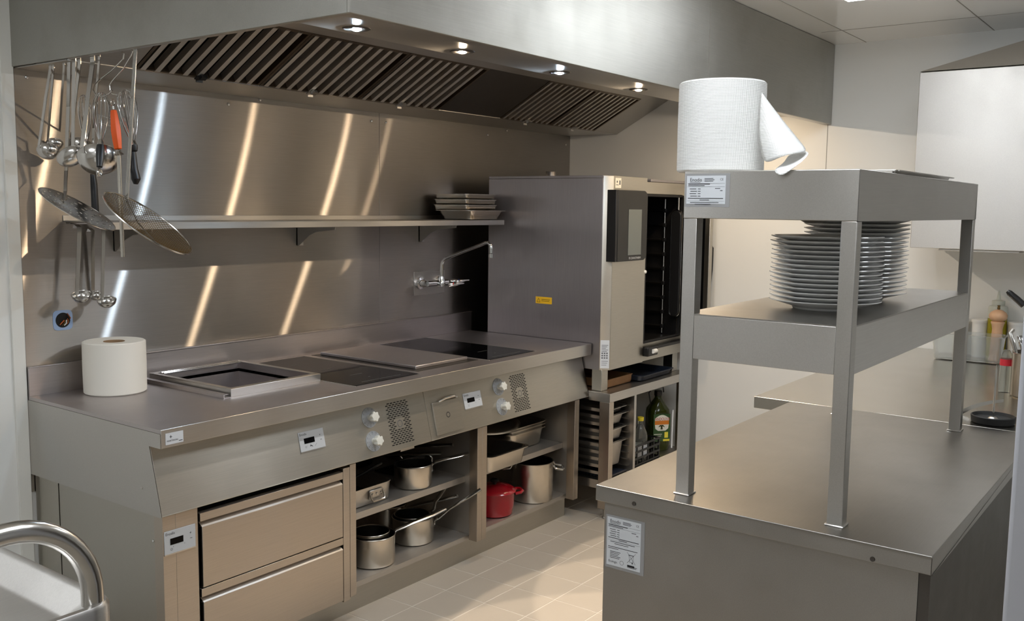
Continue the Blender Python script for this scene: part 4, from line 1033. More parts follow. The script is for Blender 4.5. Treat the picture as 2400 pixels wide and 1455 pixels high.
# stickers
s_ = sticker('type_label', (4.160, OY0-.0006, OZ1-.062), (1, 0, 0), (0, 0, 1), .058, .050, 'label_cream', ov)
print_on('label_print', (4.160, OY0-.0015, OZ1-.062), (1, 0, 0), (0, 0, 1), [('r', .038, .016, .012, .022), ('r', .006, .014, .026, .003), ('r', .012, .026, .01, .01)], 'ink_soft', s_)
ex_ = Vector((.032-.003, -.0435, 0)).normalized()
s_ = sticker('approval_label', Vector((OX0+.003, OY0+.041, .776)), ex_, (0, 0, 1), .046, .145, 'label_white', ov)
it = [('r', .006, .118-.008*k, .034-.006*(k % 3), .0025) for k in range(5)]+[('r', .006+.012*(k % 3), .050+.012*(k//3), .008, .007) for k in range(9)]+[('r', .006, .036, .034, .002), ('r', .006, .026, .030, .002), ('r', .006, .016, .026, .002)]
print_on('label_print', Vector((OX0+.003, OY0+.041, .776))+ex_.cross(Vector((0, 0, 1)))*.0008, ex_, (0, 0, 1), it, 'ink_soft', s_)
s_ = sticker('warning_label', (OX0, 2.912, 1.083), (0, -1, 0), (0, 0, 1), .104, .036, 'yellow_label', ov)
print_on('label_print', (OX0-.0008, 2.912, 1.083), (0, -1, 0), (0, 0, 1), [('l', .008, .008, .030, .008, .0018), ('l', .008, .008, .019, .028, .0018), ('l', .030, .008, .019, .028, .0018), ('r', .038, .022, .055, .002), ('r', .038, .014, .05, .002)], 'brass', s_)
# latch bar under the cavity
lt = MB().box(CXL-.012, CXL+.10, OY0-.03, OY0+.011, OZ0+.030, OZ0+.082).build('door_latch', 'black_plastic', ov, bevel=.006)
MB().tube([(CXL+.03, OY0-.034, OZ0+.056), (CXL+.07, OY0-.034, OZ0+.056)], .012, 14).build('latch_roller', 'white_plastic', lt, smooth=True)
MB().box(CXL+.09, OX1, OY0-.022, OY0+.011, OZ0+.062, OZ0+.080).build('latch_arm', 'black_plastic', lt, bevel=.003)
MB().lathe([(0, .010), (.008, .008), (.010, 0)], (CXL-.018, OY0+.002, 1.255), 14, (0, -1, 0)).build('door_stop', 'white_plastic', ov, smooth=True)
# door swung open and slid back along the right side
dr = MB().box(4.995, 5.035, 2.33, 3.0, OZ0+.05, OZ1-.05).build('oven_door', 'steel_front', ov, bevel=.003)
MB().tube([(5.040, 2.36, 1.40), (5.062, 2.35, 1.37), (5.066, 2.35, 1.25), (5.055, 2.35, 1.14)], [.010, .014, .011, .007], 10).build('door_handle', 'black_plastic', dr, smooth=True)
MB().box(4.993, 4.995, 2.36, 2.97, OZ0+.09, OZ1-.09).build('door_glass', 'glass_black', dr)
MB().lathe([(.028, 0), (.028, .042), (.030, .046)], (4.40, 3.02, OZ1-.012), 20).build('steam_vent', 'steel', ov, smooth=True)
MB().tube([(4.47, 3.04, OZ1-.013), (4.47, 3.04, OZ1+.025)], .006).build('vent_pin', 'steel', ov, smooth=True)
for (xx, yy) in ((OX0+.035, OY0+.06), (OX1-.05, OY0+.06), (OX0+.035, OY1-.06), (OX1-.05, OY1-.06)):
    MB().box(xx-.03, xx+.03, yy-.03, yy+.03, .657, OZ0+.002).build('foot', 'steel_front', ov, bevel=.002)
# ---- stand under the oven
st = thing('oven_stand', 'open steel oven stand with tray runners and lower board', 'stand', (4.53, 2.85, 0))
SX0, SX1, SY0, SY1, SZ = 4.092, 4.985, 2.425, 3.20, .656
for (xx, yy) in ((SX0, SY0), (SX1-.04, SY0), (SX0, SY1-.04), (SX1-.04, SY1-.04)):
    lg = MB().box(xx, xx+.042, yy, yy+.06 if yy == SY0 else yy+.04, .05, SZ-.046).build('leg', 'steel_drawer', st, bevel=.0015)
    MB().lathe([(.016, 0), (.018, .006), (.014, .012), (.014, .05)], (xx+.02, yy+.022, 0), 14).build('levelling_foot', 'steel', lg, smooth=True)
XB = 4.1105
MB().box(XB, SX1, SY0, SY1, SZ-.004, SZ).box(SX0, XB, SY0, 2.55, SZ-.004, SZ).box(SX0, SX1, SY0, SY0+.003, SZ-.046, SZ-.004).box(SX0, SX0+.003, SY0+.003, 2.55, SZ-.046, SZ-.004).box(XB, XB+.003, 2.55, SY1, SZ-.046, SZ-.004).build('top_board', 'steel', st, bevel=.001)
MB().box(SX0+.003, SX1-.003, SY0+.02, SY1-.01, .196, .199).box(SX0, SX1, SY0+.017, SY0+.02, .160, .199).box(SX0, SX0+.003, SY0+.06, SY1-.04, .155, .199).build('lower_board', 'steel', st)
xdv = at(1488, 1000, 'y', SY0).x
MB().box(xdv-.011, xdv+.011, SY0, SY0+.022, .199, SZ-.046).box(xdv-.002, xdv+.002, SY0+.022, SY1-.05, .199, SZ-.046).build('divider', 'steel', st, bevel=.001)
MB().box(SX0+.042, SX1-.042, SY1-.012, SY1-.008, .199, SZ-.046).build('back_panel', 'steel_dark', st)
for k in range(10):
    zz = .227+k*.0365
    MB().box(SX0+.004, SX0+.057, SY0+.062, SY1-.045, zz, zz+.002).box(SX0+.004, SX0+.006, SY0+.062, SY1-.045, zz+.002, zz+.016).build('runner', 'steel', st)
    MB().box(xdv-.028, xdv-.003, SY0+.03, SY1-.045, zz, zz+.002).build('runner', 'steel', st)
for kk in range(9): MB().box(SX0+.05, xdv-.03, SY0+.05+kk*.02, SY0+.06+kk*.02, .199, .203).build('board_rib', 'steel_dark', st)
# food containers on the runners
zc = [.5610, .5245, .4515, .3785]; hh = [.034, .060, .070, .135]
fx1 = at(1466, 940, 'y', 2.47).x
nm_ = ('topmost', 'second', 'third', 'lowest')
for k in range(4):
    gn_pan('pale steel food container, %s on the runners of the oven stand' % nm_[k], SX0+.0445, xdv-.014, 2.452, 2.80, zc[k]-hh[k], hh[k], mat='pan_alu', r=.03, rim=.016, taper=.012)
tag(MB().box(SX0+.05, xdv-.035, 2.45, 2.85, .204, .208).box(SX0+.05, xdv-.035, 2.45, 2.453, .208, .214).build('baking_sheet', 'tray_blue', None, bevel=.001), 'dark baking sheet lying under the food containers in the oven stand', 'baking sheet')
# things lying on the stand under the oven
gn_pan('brown perforated baking tray pushed under the oven', 4.192, 4.46, 2.50, 2.95, SZ+.001, .048, mat='tray_brown', rim=.004, taper=.002, r=.01, name='baking_tray', cat='tray')
gn_pan('blue-black enamelled tray lying under the oven', 4.475, 4.86, 2.45, 2.95, SZ+.001, .034, mat='tray_blue', rim=.010, taper=.008, r=.03, name='baking_tray', cat='tray')
# bottles and crate on the lower board
ZLB = .1995
jp = Vector((4.875, 2.565, ZLB))
jug = thing('oil_jug', 'big dark green olive oil jug with handle and printed label', 'oil jug', jp)
poly = []
body = MB(); rings = [(.058, 0), (.062, .01), (.062, .20), (.058, .235), (.030, .285), (.020, .300), (.019, .318)]
vs = []; fs = []; n_ = 28
for r_, h_ in rings:
    for k in range(n_):
        a = 2*math.pi*k/n_; c, s = math.cos(a), math.sin(a); q = (abs(c)**4+abs(s)**4)**(-.25) if h_ < .24 else 1
        vs.append(jp+Vector((r_*q*c, r_*q*s, h_)))
for i in range(len(rings)-1):
    for k in range(n_): fs.append((i*n_+k, i*n_+(k+1) % n_, (i+1)*n_+(k+1) % n_, (i+1)*n_+k))
fs += [tuple(range(n_))[::-1], tuple(range((len(rings)-1)*n_, len(rings)*n_))]
body.add(vs, fs).build('bottle', 'oil_green', jug, smooth=True)
MB().lathe([(.021, .312), (.023, .316), (.023, .338), (.020, .342), (0, .342)], jp, 20).build('cap', 'black_plastic', jug, smooth=True)
MB().tube([jp+Vector((-.045, 0, .262)), jp+Vector((-.058, 0, .33)), jp+Vector((-.04, 0, .352)), jp+Vector((.03, 0, .362)), jp+Vector((.034, 0, .33))], .004, 8).build('carry_handle', 'black_plastic', jug, smooth=True)
ly = jp.y-.0625
lb = MB().box(jp.x-.052, jp.x+.052, ly-.001, ly, ZLB+.055, ZLB+.215).build('label', 'label_green', jug)
q0 = (jp.x-.052, ly-.001, ZLB+.055)
print_on('label_arch', q0, (1, 0, 0), (0, 0, 1), [('p', [(.008+.088*i/12, .135+.020*math.sin(math.pi*i/12)) for i in range(13)]+[(.096, .105), (.092, .075), (.075, .062), (.03, .062), (.012, .075), (.008, .105)])], 'label_cream', lb, .0003)
print_on('label_band', q0, (1, 0, 0), (0, 0, 1), [('r', .008, .098, .088, .024)], 'label_orange', lb, .0006)
print_on('label_words', q0, (1, 0, 0), (0, 0, 1), [('t', 'ANDOLIVA', .008, .124, .023, .80)], 'label_red', lb, .0009)
print_on('label_tree', q0, (1, 0, 0), (0, 0, 1), [('p', [(.03, .084), (.04, .096), (.06, .096), (.072, .082), (.056, .088), (.058, .070), (.044, .070), (.046, .088)])], 'oil_green', lb, .0009)
print_on('label_foot', q0, (1, 0, 0), (0, 0, 1), [('r', .062, .0, .040, .012), ('r', .070, .02, .022, .034)], 'label_yellow', lb, .0006)
print_on('label_small_print', q0, (1, 0, 0), (0, 0, 1), [('r', .004, .04, .05, .004), ('r', .004, .03, .046, .003), ('r', .004, .02, .04, .003)], 'label_cream', lb, .0006)
jug.rotation_euler = (0, 0, math.radians(-38))
crate = thing('plastic_crate', 'small black plastic crate on the lower board of the oven stand', 'crate', (4.585, 2.55, ZLB))
kx0, kx1, ky0, ky1, kz1 = xdv+.016, 4.70, 2.452, 2.70, ZLB+.118
MB().box(kx0, kx1, ky0, ky1, ZLB+.001, ZLB+.005).build('base', 'black_plastic', crate)
for zz in (0.0, .036, .072, .105):
    MB().box(kx0, kx1, ky0, ky0+.005, ZLB+zz+.002, ZLB+zz+.013).box(kx1-.005, kx1, ky0+.005, ky1, ZLB+zz+.002, ZLB+zz+.013).box(kx0, kx0+.005, ky0+.005, ky1, ZLB+zz+.002, ZLB+zz+.013).box(kx0+.005, kx1-.005, ky1-.005, ky1, ZLB+zz+.002, ZLB+zz+.013).build('rail', 'black_plastic', crate)
for k in range(6):
    xx = kx0+.008+(kx1-kx0-.016)*k/5
    MB().box(xx-.004, xx+.004, ky0+.001, ky0+.006, ZLB+.005, kz1-.002).build('slat', 'black_plastic', crate)
    yy = ky0+.008+(ky1-ky0-.016)*k/5
    MB().box(kx1-.006, kx1-.001, yy-.004, yy+.004, ZLB+.005, kz1-.002).build('slat', 'black_plastic', crate)
def bottle(label, c, r, h, mat, capm, fill=None, band=None):
    t = thing('bottle', label, 'bottle', c); c = Vector(c)
    MB().lathe([(0, 0), (r*.9, 0), (r, .006), (r, h*.60), (r*.9, h*.70), (r*.45, h*.88), (r*.36, h*.92), (r*.36, h)], c, 28).build('glass', mat, t, smooth=True)
    MB().lathe([(r*.42, h-.002), (r*.44, h+.018), (0, h+.019)], c, 18).build('cap', capm, t, smooth=True)
    if fill: MB().lathe([(0, .004), (r*.93, .006), (r*.93, h*fill), (0, h*fill)], c, 24).build('liquid', 'olive_oil', t, smooth=True)
    if band: MB().lathe([(r+.0006, h*.12), (r+.0006, h*.42)], c, 28).build('paper_label', band, t, smooth=True)
    return t
bottle('clear oil bottle with yellow cap standing in the black crate', (4.555, 2.50, ZLB+.0055), .040, .225, 'bottle_clear', 'cap_yellow', None, 'label_white')
bottle('clear plastic bottle behind the black crate', (4.64, 2.84, ZLB), .05, .31, 'bottle_clear', 'white_plastic')
tag(MB().tube([(4.862, 2.462, ZLB+.02), (4.880, 2.470, ZLB+.24)], .005, 8).build('marker_pen', 'label_white', None, smooth=True), 'slim white stick leaning beside the olive oil jug', 'pen')
# ================================================================== serving pass
ps = thing('serving_pass', 'stainless steel pass table with two-tier shelf tower', 'pass table', (2.66, .82, 0))
ZLI = .860
MB().box(XP0, XP1, YP0, YP1, H-.003, H).box(XP0, XP0+.003, YP0, YP1, ZLI, H-.003).box(XP0+.003, XP1, YP0, YP0+.003, ZLI, H-.003).box(XP0+.003, XP1, YP1-.003, YP1, ZLI, H-.003).build('table_top', 'steel_pass', ps, bevel=.003, seg=3)
MB().box(XP0+.012, XP0+.016, YP0+.026, YP1-.020, .10, ZLI+.01).build('front_panel', 'steel_pass', ps, bevel=.001)
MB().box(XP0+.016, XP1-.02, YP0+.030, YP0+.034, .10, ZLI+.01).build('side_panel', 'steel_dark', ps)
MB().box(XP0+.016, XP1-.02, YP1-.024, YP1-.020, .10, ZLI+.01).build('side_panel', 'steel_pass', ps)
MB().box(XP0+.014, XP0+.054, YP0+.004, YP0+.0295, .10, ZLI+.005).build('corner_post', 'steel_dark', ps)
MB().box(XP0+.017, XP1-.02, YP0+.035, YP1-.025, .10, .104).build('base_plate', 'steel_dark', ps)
for (xx, yy) in ((XP0+.06, YP0+.07), (XP0+.06, YP1-.07), (XP1-.08, YP0+.07), (XP1-.08, YP1-.07)):
    MB().lathe([(.022, 0), (.024, .01), (.016, .02), (.016, .10)], (xx, yy, 0), 16).build('foot', 'steel', ps, smooth=True)
for (u, v) in ((1486, 1180), (2045, 1310)):
    q = at(u, v, 'x', XP0); MB().lathe([(.0055, .0), (.005, .002), (.0025, .0015), (0, .0015)], (XP0, q.y, q.z), 14, (-1, 0, 0)).build('screw', 'steel_dark', ps, smooth=True)
pw = .034
for (xx, yy) in ((XQ0, YQ0), (XQ0, YQ1-pw), (XQ1-pw, YQ0), (XQ1-pw, YQ1-pw)):
    po = MB().box(xx, xx+pw, yy, yy+pw, H, 1.569).build('post', 'steel', ps, bevel=.0015)
    MB().box(xx-.004, xx+pw+.004, yy-.004, yy+pw+.004, H, H+.004).build('weld_bead', 'steel_bright', po, bevel=.002)
ZR1, ZR0 = 1.344, 1.236
MB().box(XQ0+.001, XQ1-.001, YQ0+pw, YQ1-pw, ZR1-.003, ZR1).box(XQ0+pw, XQ1-pw, YQ0+.001, YQ0+pw, ZR1-.003, ZR1).box(XQ0+pw, XQ1-pw, YQ1-pw, YQ1-.001, ZR1-.003, ZR1).build('middle_shelf', 'steel_pass', ps)
bm_ = MB()
bm_.box(XQ0+.001, XQ0+.004, YQ0+pw, YQ1-pw, ZR0, ZR1-.003); bm_.box(XQ1-.004, XQ1-.001, YQ0+pw, YQ1-pw, ZR0, ZR1-.003)
bm_.box(XQ0+pw, XQ1-pw, YQ0+.001, YQ0+.004, ZR0, ZR1-.003); bm_.box(XQ0+pw, XQ1-pw, YQ1-.004, YQ1-.001, ZR0, ZR1-.003)
bm_.build('shelf_apron', 'steel_bright', ps, bevel=.001)
MB().box(XQ0-.001, XQ1+.001, YQ0-.001, YQ1+.001, 1.676, 1.679).box(XQ0-.001, XQ0+.002, YQ0-.001, YQ1+.001, 1.569, 1.676).box(XQ1-.002, XQ1+.001, YQ0-.001, YQ1+.001, 1.569, 1.676).box(XQ0+.002, XQ1-.002, YQ0-.001, YQ0+.002, 1.569, 1.676).box(XQ0+.002, XQ1-.002, YQ1-.002, YQ1+.001, 1.569, 1.676).build('top_shelf', 'steel', ps, bevel=.0015)
MB().box(XQ0+.03, XQ1-.03, YQ0+.03, YQ1-.03, 1.582, 1.585).build('lamp_tray', 'steel', ps)
for xx in (2.35, 2.65, 2.95):
    MB().lathe([(.035, 0), (.034, -.014), (.020, -.022), (0, -.023)], (xx, .82, 1.582), 20).build('heat_lamp', 'steel_bright', ps, smooth=True)
# rating plates (words and ruled print)
def rating(parent, o, ex, ey, w_, h_, full):
    fl = sticker('label_film', Vector(o)+Vector(ex)*-.004+Vector(ey)*-.007, ex, ey, w_+.014, h_+.012, 'label_film', parent, .0006)
    n = Vector(ex).cross(Vector(ey)); o2 = Vector(o)+n*.0008
    s = sticker('rating_label', o2, ex, ey, w_, h_, 'label_white', parent, .0005)
    t0 = h_-.066 if full else h_-.064
    it = [('t', 'Enodis', .008, h_-.013, .0115, 1.0), ('r', .008, h_-.0155, .027, .0008), ('t', 'CE', w_-.014, h_-.011, .007)]
    it += [('r', .045, h_-.007-.003*k, .022+.003*(k % 2), .0012) for k in range(3)]
    it += [('r', .004, h_-.020, .055, .0016), ('r', .004, h_-.0235, .042, .0014), ('r', .002, h_-.0255, w_-.004, .0004), ('r', .002, h_-.018, w_-.004, .0004)]
    for k in range(4): it += [('r', .008+.002*(k % 2), h_-.031-.0055*k, .017, .0014), ('r', .029, h_-.031-.0055*k, .007, .0014)]
    it += [('r', w_-.026, h_-.030, .013, .0014), ('r', w_-.013, h_-.035, .006, .0014)]
    it += [('r', .004, h_-.053, w_-.009, .0016), ('r', .034, h_-.0565, .024, .0014), ('r', .002, h_-.0585, w_-.004, .0004), ('r', .010, h_-.0625, w_-.026, .0014), ('r', .022, h_-.067 if full else h_-.0665, .04, .0012)]
    if full:
        hb = h_-.076
        it += [('r', .004, hb, w_-.012, .0014), ('r', .004, hb-.004, .03, .0012)]
        for k in range(5): it.append(('r', .010, hb-.012-.004*k, .030-.003*(k % 3), .0013))
        bx, by = w_-.026, hb-.014                      # crossed-out wheelie bin
        it += [('l', bx-.011, by+.010, bx+.013, by-.018, .0007), ('l', bx+.013, by+.010, bx-.011, by-.018, .0007), ('r', bx-.007, by+.003, .015, .0014),
               ('l', bx-.006, by+.003, bx-.004, by-.014, .0007), ('l', bx+.007, by+.003, bx+.005, by-.014, .0007), ('l', bx-.004, by-.014, bx+.005, by-.014, .0007), ('o', bx+.004, by-.016, 0.0003, .0018), ('r', bx-.010, by-.027, .020, .005)]
        it += [('t', 'Ecologic', .006, .008, .0085, .9), ('o', .044, .012, .0048, .0055), ('r', w_-.036, .008, .028, .0012), ('r', w_-.036, .005, .026, .0012)]
    print_on('label_print', o2+n*.0005, ex, ey, it, 'ink', s, .0003)
ql = at(1419, 1322, 'x', XP0+.012)
rating(ps, (XP0+.012, 1.186, .698), (0, -1, 0), (0, 0, 1), .096, .124, True)
rating(ps, (XQ0-.001, 1.020, 1.603), (0, -1, 0), (0, 0, 1), .098, .065, False)

# ---- plates
def plate(R, mat='porcelain'):
    return [(0, .006), (R*.60, .006), (R*.64, .008), (R*.98, .021), (R, .0225), (R*.995, .0245), (R*.96, .0235), (R*.64, .0115), (R*.58, .009), (0, .009)]
def plate_stack(c, R, n, pitch, label, group, jig=.004):
    pr = None
    for k in range(n):
        ang = random.uniform(0, 6.28); rr = random.uniform(0, jig)
        loc = Vector(c)+Vector((rr*math.cos(ang), rr*math.sin(ang), k*pitch))
        if pr is None:
            mb = MB().lathe(plate(R), (0, 0, 0), 64); mb.lathe([(R*.52, .006), (R*.515, 0), (R*.56, 0), (R*.60, .0075)], (0, 0, 0), 64)
            pr = mb.build('dinner_plate', 'porcelain', None, smooth=True); o = pr
        else:
            o = pr.copy(); COL.objects.link(o)
        o.location = loc
        if k == 0: tag(o, label.replace('white', 'lowest white'), 'plate')
        elif k == n-1: tag(o, label.replace('white', 'topmost white'), 'plate')
        else: tag(o, label.replace('white dinner plate in', 'white dinner plate in the middle of'), 'plate', group)
plate_stack((2.395, .797, ZR1+.0005), .136, 15, .0114, 'white dinner plate in the shorter stack by the front post', 'shorter stack of plates on the pass')
plate_stack((2.722, .828, ZR1+.0005), .141, 18, .0117, 'white dinner plate in the taller stack behind the shorter stack', 'taller stack of plates on the pass')
# ---- big paper roll on the top shelf
pc = at(1687, 404, 'x', 2.172); c = (2.172, pc.y, 1.6795)
r2 = paper_roll('paper_roll', 'big white embossed paper towel roll on top of the pass shelf', c, .1035, .214, 'paper', .03)
Cc = Vector(c)
def px(u, v, x): return at(u, v, 'x', x)
def sheet(name, rows, sub=2):
    vs = [p for r in rows for p in r]; n = len(rows[0]); fs = []
    for i in range(len(rows)-1):
        for j in range(n-1): a = i*n+j; fs.append((a, a+1, a+n+1, a+n))
    o = MB().add(vs, fs).build(name, 'paper', r2, smooth=True, angle=180)
    md2 = o.modifiers.new('ss', 'SUBSURF'); md2.levels = sub; md2.render_levels = sub
    md = o.modifiers.new('s', 'SOLIDIFY'); md.thickness = .0006
    return o
# loose end: leaves the roll, hangs out as a cone and curls back at its free edge
sheet('loose_sheet', [
    [px(1784, 216, 2.150), px(1785, 217, 2.150), px(1786, 217, 2.152), px(1787, 218, 2.155)],
    [px(1780, 268, 2.130), px(1790, 262, 2.118), px(1803, 256, 2.122), px(1815, 256, 2.140)],
    [px(1777, 315, 2.110), px(1797, 306, 2.085), px(1822, 298, 2.090), px(1848, 297, 2.125)],
    [px(1782, 355, 2.095), px(1808, 343, 2.060), px(1844, 334, 2.065), px(1878, 334, 2.110)],
    [px(1792, 387, 2.085), px(1822, 370, 2.045), px(1862, 357, 2.050), px(1897, 357, 2.100)]])
sheet('sheet_end', [
    [px(1897, 357, 2.100), px(1884, 352, 2.130), px(1862, 355, 2.150), px(1845, 366, 2.145)],
    [px(1893, 366, 2.085), px(1878, 370, 2.100), px(1858, 376, 2.110), px(1838, 384, 2.100)],
    [px(1880, 379, 2.048), px(1862, 388, 2.046), px(1843, 394, 2.046), px(1808, 399, 2.047)],
    [px(1862, 392, 2.048), px(1851, 400, 2.046), px(1842, 407, 2.044), px(1829, 413, 2.043)]])
# thin steel tray left on the top shelf
t0, t1 = at(2072, 398, 'z', 1.692), at(2246, 411, 'z', 1.692)
gn_pan('thin flat steel tray lying on top of the pass shelf', 2.42, 3.02, .640, .90, 1.6795, .012, mat='steel', rim=.008, taper=.002, r=.01, name='flat_tray', cat='tray')

# ================================================================== worktop to the end wall
wt = thing('work_table', 'steel work table running from the pass to the end wall', 'table', (4.2, .9, 0))
WX0, WX1, WY0, WY1 = XP1+.003, XE-.003, .40, 1.356
steel('steel_table', (190, 186, 178), .20, .4, smear=.06)
MB().box(WX0, WX1, WY0, WY1, H-.003, H).box(WX0, WX0+.003, WY0, WY1, H-.043, H-.003).box(WX0+.003, WX1, WY1-.003, WY1, H-.043, H-.003).box(WX0+.003, WX1, WY0, WY0+.003, H-.043, H-.003).build('table_top', 'steel_table', wt, bevel=.001)
MB().box(WX0+.004, WX1-.004, WY0+.004, WY1-.004, H-.043, H-.035).build('underside', 'steel_dark', wt)
for (xx, yy) in ((WX0+.7, WY1-.06), (WX1-.1, WY1-.06), (WX0+.1, WY0+.05), (WX1-.1, WY0+.05)):
    MB().box(xx, xx+.04, yy-.02, yy+.02, 0, H-.043).build('leg', 'steel', wt, bevel=.001)
ZW = H
# clear food box
cb = thing('storage_box', 'clear plastic storage box on the work table by the wall', 'storage box', (4.86, .95, ZW))
cy0, cy1 = at(2350, 850, 'x', 4.755).y, at(2174, 830, 'x', 4.755).y
b = MB(); x0, x1, z1 = 4.745, 4.895, ZW+.128
pan_rect(b, x0, x1, cy0, cy1, ZW+.0005, .128, taper=.010, rim=.010, r=.025, th=.0025)
b.build('box', 'clear_plastic', cb, smooth=True, angle=40)
# pepper mill
mc = Vector((4.945, at(2337, 780, 'x', 4.945).y, ZW))
ml = thing('pepper_mill', 'turned wooden pepper mill with brass nut', 'pepper mill', mc)
MB().lathe([(0, 0), (.031, 0), (.032, .006), (.028, .016), (.026, .06), (.024, .11), (.0225, .145), (.026, .165), (.030, .175), (.030, .180), (.022, .183)], mc, 32).build('body', 'wood', ml, smooth=True)
MB().lathe([(.022, .183), (.034, .190), (.040, .202), (.040, .212), (.034, .224), (.020, .234), (.008, .238), (0, .239)], mc, 32).build('head', 'wood', ml, smooth=True)
MB().lathe([(.005, .238), (.007, .244), (.005, .252), (.0075, .258), (0, .260)], mc, 14).build('nut', 'brass', ml, smooth=True)
# squeeze bottle
bc = Vector((5.055, at(2337, 760, 'x', 5.055).y, ZW+.0003))
sq = thing('squeeze_bottle', 'clear squeeze bottle half full of olive oil behind the pepper mill', 'bottle', bc)
MB().lathe([(.043, .186), (.043, .235), (.040, .244), (.027, .249), (.026, .262)], bc, 30).build('bottle', 'cloudy_plastic', sq, smooth=True)
MB().lathe([(0, 0), (.041, 0), (.043, .006), (.043, .1855), (0, .1855)], bc, 30).build('oil_fill', 'olive_oil', sq, smooth=True)
MB().lathe([(.029, .252), (.029, .270), (.010, .276), (.004, .318), (0, .319)], bc, 24).build('nozzle', 'cloudy_plastic', sq, smooth=True)
# small white tubs
for k, (u, lab) in enumerate(((2250, 'white plastic tub behind the back post of the pass'), (2295, 'white plastic tub left of the squeeze bottle'), (2380, 'white plastic tub right of the squeeze bottle'))):
    q = at(u, 790, 'x', 5.055); cc = Vector((5.055, q.y, ZW))
    tb = thing('plastic_tub', lab, 'tub', cc)
    MB().lathe([(0, 0), (.029, 0), (.031, .004), (.036, .165)], cc, 26).build('tub', 'white_plastic', tb, smooth=True)
    MB().lathe([(.0385, .160), (.0385, .172), (.036, .174), (0, .173)], cc, 26).build('tub_lid', 'white_plastic', tb, smooth=True)
# utensil pot at the edge of view
pq = at(2366, 926, 'z', ZW); pv = Vector((pq.x, pq.y, 0)).normalized(); cen = Vector((pq.x+.03, pq.y-.085, ZW))
up = thing('utensil_pot', 'tall steel pot holding spoons and tongs on the work table', 'pot', cen)
MB().lathe([(0, 0), (.086, 0), (.090, .005), (.090, .165), (.093, .168), (.088, .168), (.0875, .01), (0, .008)], cen, 40).build('pot', 'pan_steel', up, smooth=True)
def stick(name, label, cat, pts, r, mat): tag(MB().tube(pts, r, 10).build(name, mat, None, smooth=True), label, cat)
stick('tongs', 'steel tongs leaning in the utensil pot', 'tongs', [cen+Vector((.01, .03, .02)), cen+Vector((-.03, .085, .20)), cen+Vector((-.02, .100, .235)), cen+Vector((.01, .095, .245))], .008, 'polished')
stick('spoon_handle', 'bright spoon handle standing in the utensil pot', 'spoon', [cen+Vector((.01, -.01, .02)), cen+Vector((-.01, .06, .20)), cen+Vector((.0, .070, .225))], .010, 'chrome')
stick('pan_handle', 'dark pan handle rising over the utensil pot', 'pan handle', [at(2400, 716, 'x', 3.9), at(2385, 702, 'x', 3.9), at(2366, 686, 'x', 3.9), at(2361, 682, 'x', 3.9)], [.012, .012, .011, .007], 'pan_black')
rb = cen+Vector((.03, .113, 0))
rbt = thing('spice_bottle', 'small clear bottle with red band beside the utensil pot', 'bottle', rb)
MB().lathe([(0, 0), (.020, 0), (.022, .01), (.022, .13), (.016, .155), (.010, .165), (0, .166)], rb, 24).build('bottle', 'bottle_clear', rbt, smooth=True)
MB().lathe([(.0225, .105), (.0225, .130)], rb, 24).build('band', 'label_red', rbt, smooth=True)
# ticket spike
dcen = at(2330, 990, 'z', ZW+.008); dcen = Vector((3.43, .565, ZW))
sk_ = thing('ticket_spike', 'black round-based ticket spike with upright rod', 'ticket spike', dcen)
MB().lathe([(0, 0), (.062, 0), (.066, .004), (.068, .024), (.064, .026), (.058, .016), (0, .013)], dcen, 44).build('base', 'black_rubber', sk_, smooth=True)
MB().tube([dcen+Vector((0, 0, .012)), dcen+Vector((0, 0, .175)), dcen+Vector((0, 0, .195))], [.0032, .0032, .0005], 10).build('rod', 'polished', sk_, smooth=True)
MB().lathe([(.018, .013), (.010, .020), (0, .021)], dcen, 20).build('collar', 'steel', sk_, smooth=True)
cv = [at(2252, 966, 'x', 3.50), at(2275, 955, 'x', 3.52), at(2300, 947, 'x', 3.56), at(2325, 942, 'x', 3.6), at(2352, 939, 'x', 3.65)]
mb = MB(); strip(mb, cv, .016, .010, .0015, (0.2, .1, 1)); tag(mb.build('palette_knife', 'polished'), 'thin bent palette knife blade beside the ticket spike', 'palette knife')

# ================================================================== steel cabinet on the end wall
WBX = 4.62
p_b, p_t = at(2132, 580, 'x', WBX), at(2157, 170, 'x', WBX); yl = (p_b.y+p_t.y)/2; yr = -.75
wc = thing('wall_hood', 'pale steel condensation hood on the end wall with sloping top', 'hood', (4.86, .3, p_b.z))
z0, z1 = p_b.z, p_t.z
steel('steel_pale', (196, 193, 188), .5, .4, smear=.12)
MB().box(WBX, XE-.003, yr, yl, z0, z1).build('casing', 'steel_pale', wc, bevel=.002)
q1 = at(2400, 70, 'x', WBX+.10); rise = .38
zt_ = min(ZC-.004, z1+.225); run = (q1.y-yl)
tv = [(WBX, yl, z1+.004), (WBX, yr, z1+.004), (XE-.003, yr, z1+.004), (XE-.003, yl, z1+.004), (WBX+.16, yl-.78, zt_), (WBX+.16, yr+.05, zt_), (XE-.003, yr+.05, zt_), (XE-.003, yl-.78, zt_)]
MB().add(tv, [(0, 1, 5, 4), (3, 0, 4, 7), (2, 1, 5, 6), (4, 5, 6, 7), (0, 1, 2, 3), (3, 7, 6, 2)]).build('sloping_top', 'steel_pale', wc)
MB().box(WBX+.02, WBX+.40, yl-.45, yl-.12, z0-.010, z0-.0005).build('lamp_cover', 'steel_bright', wc, bevel=.002)

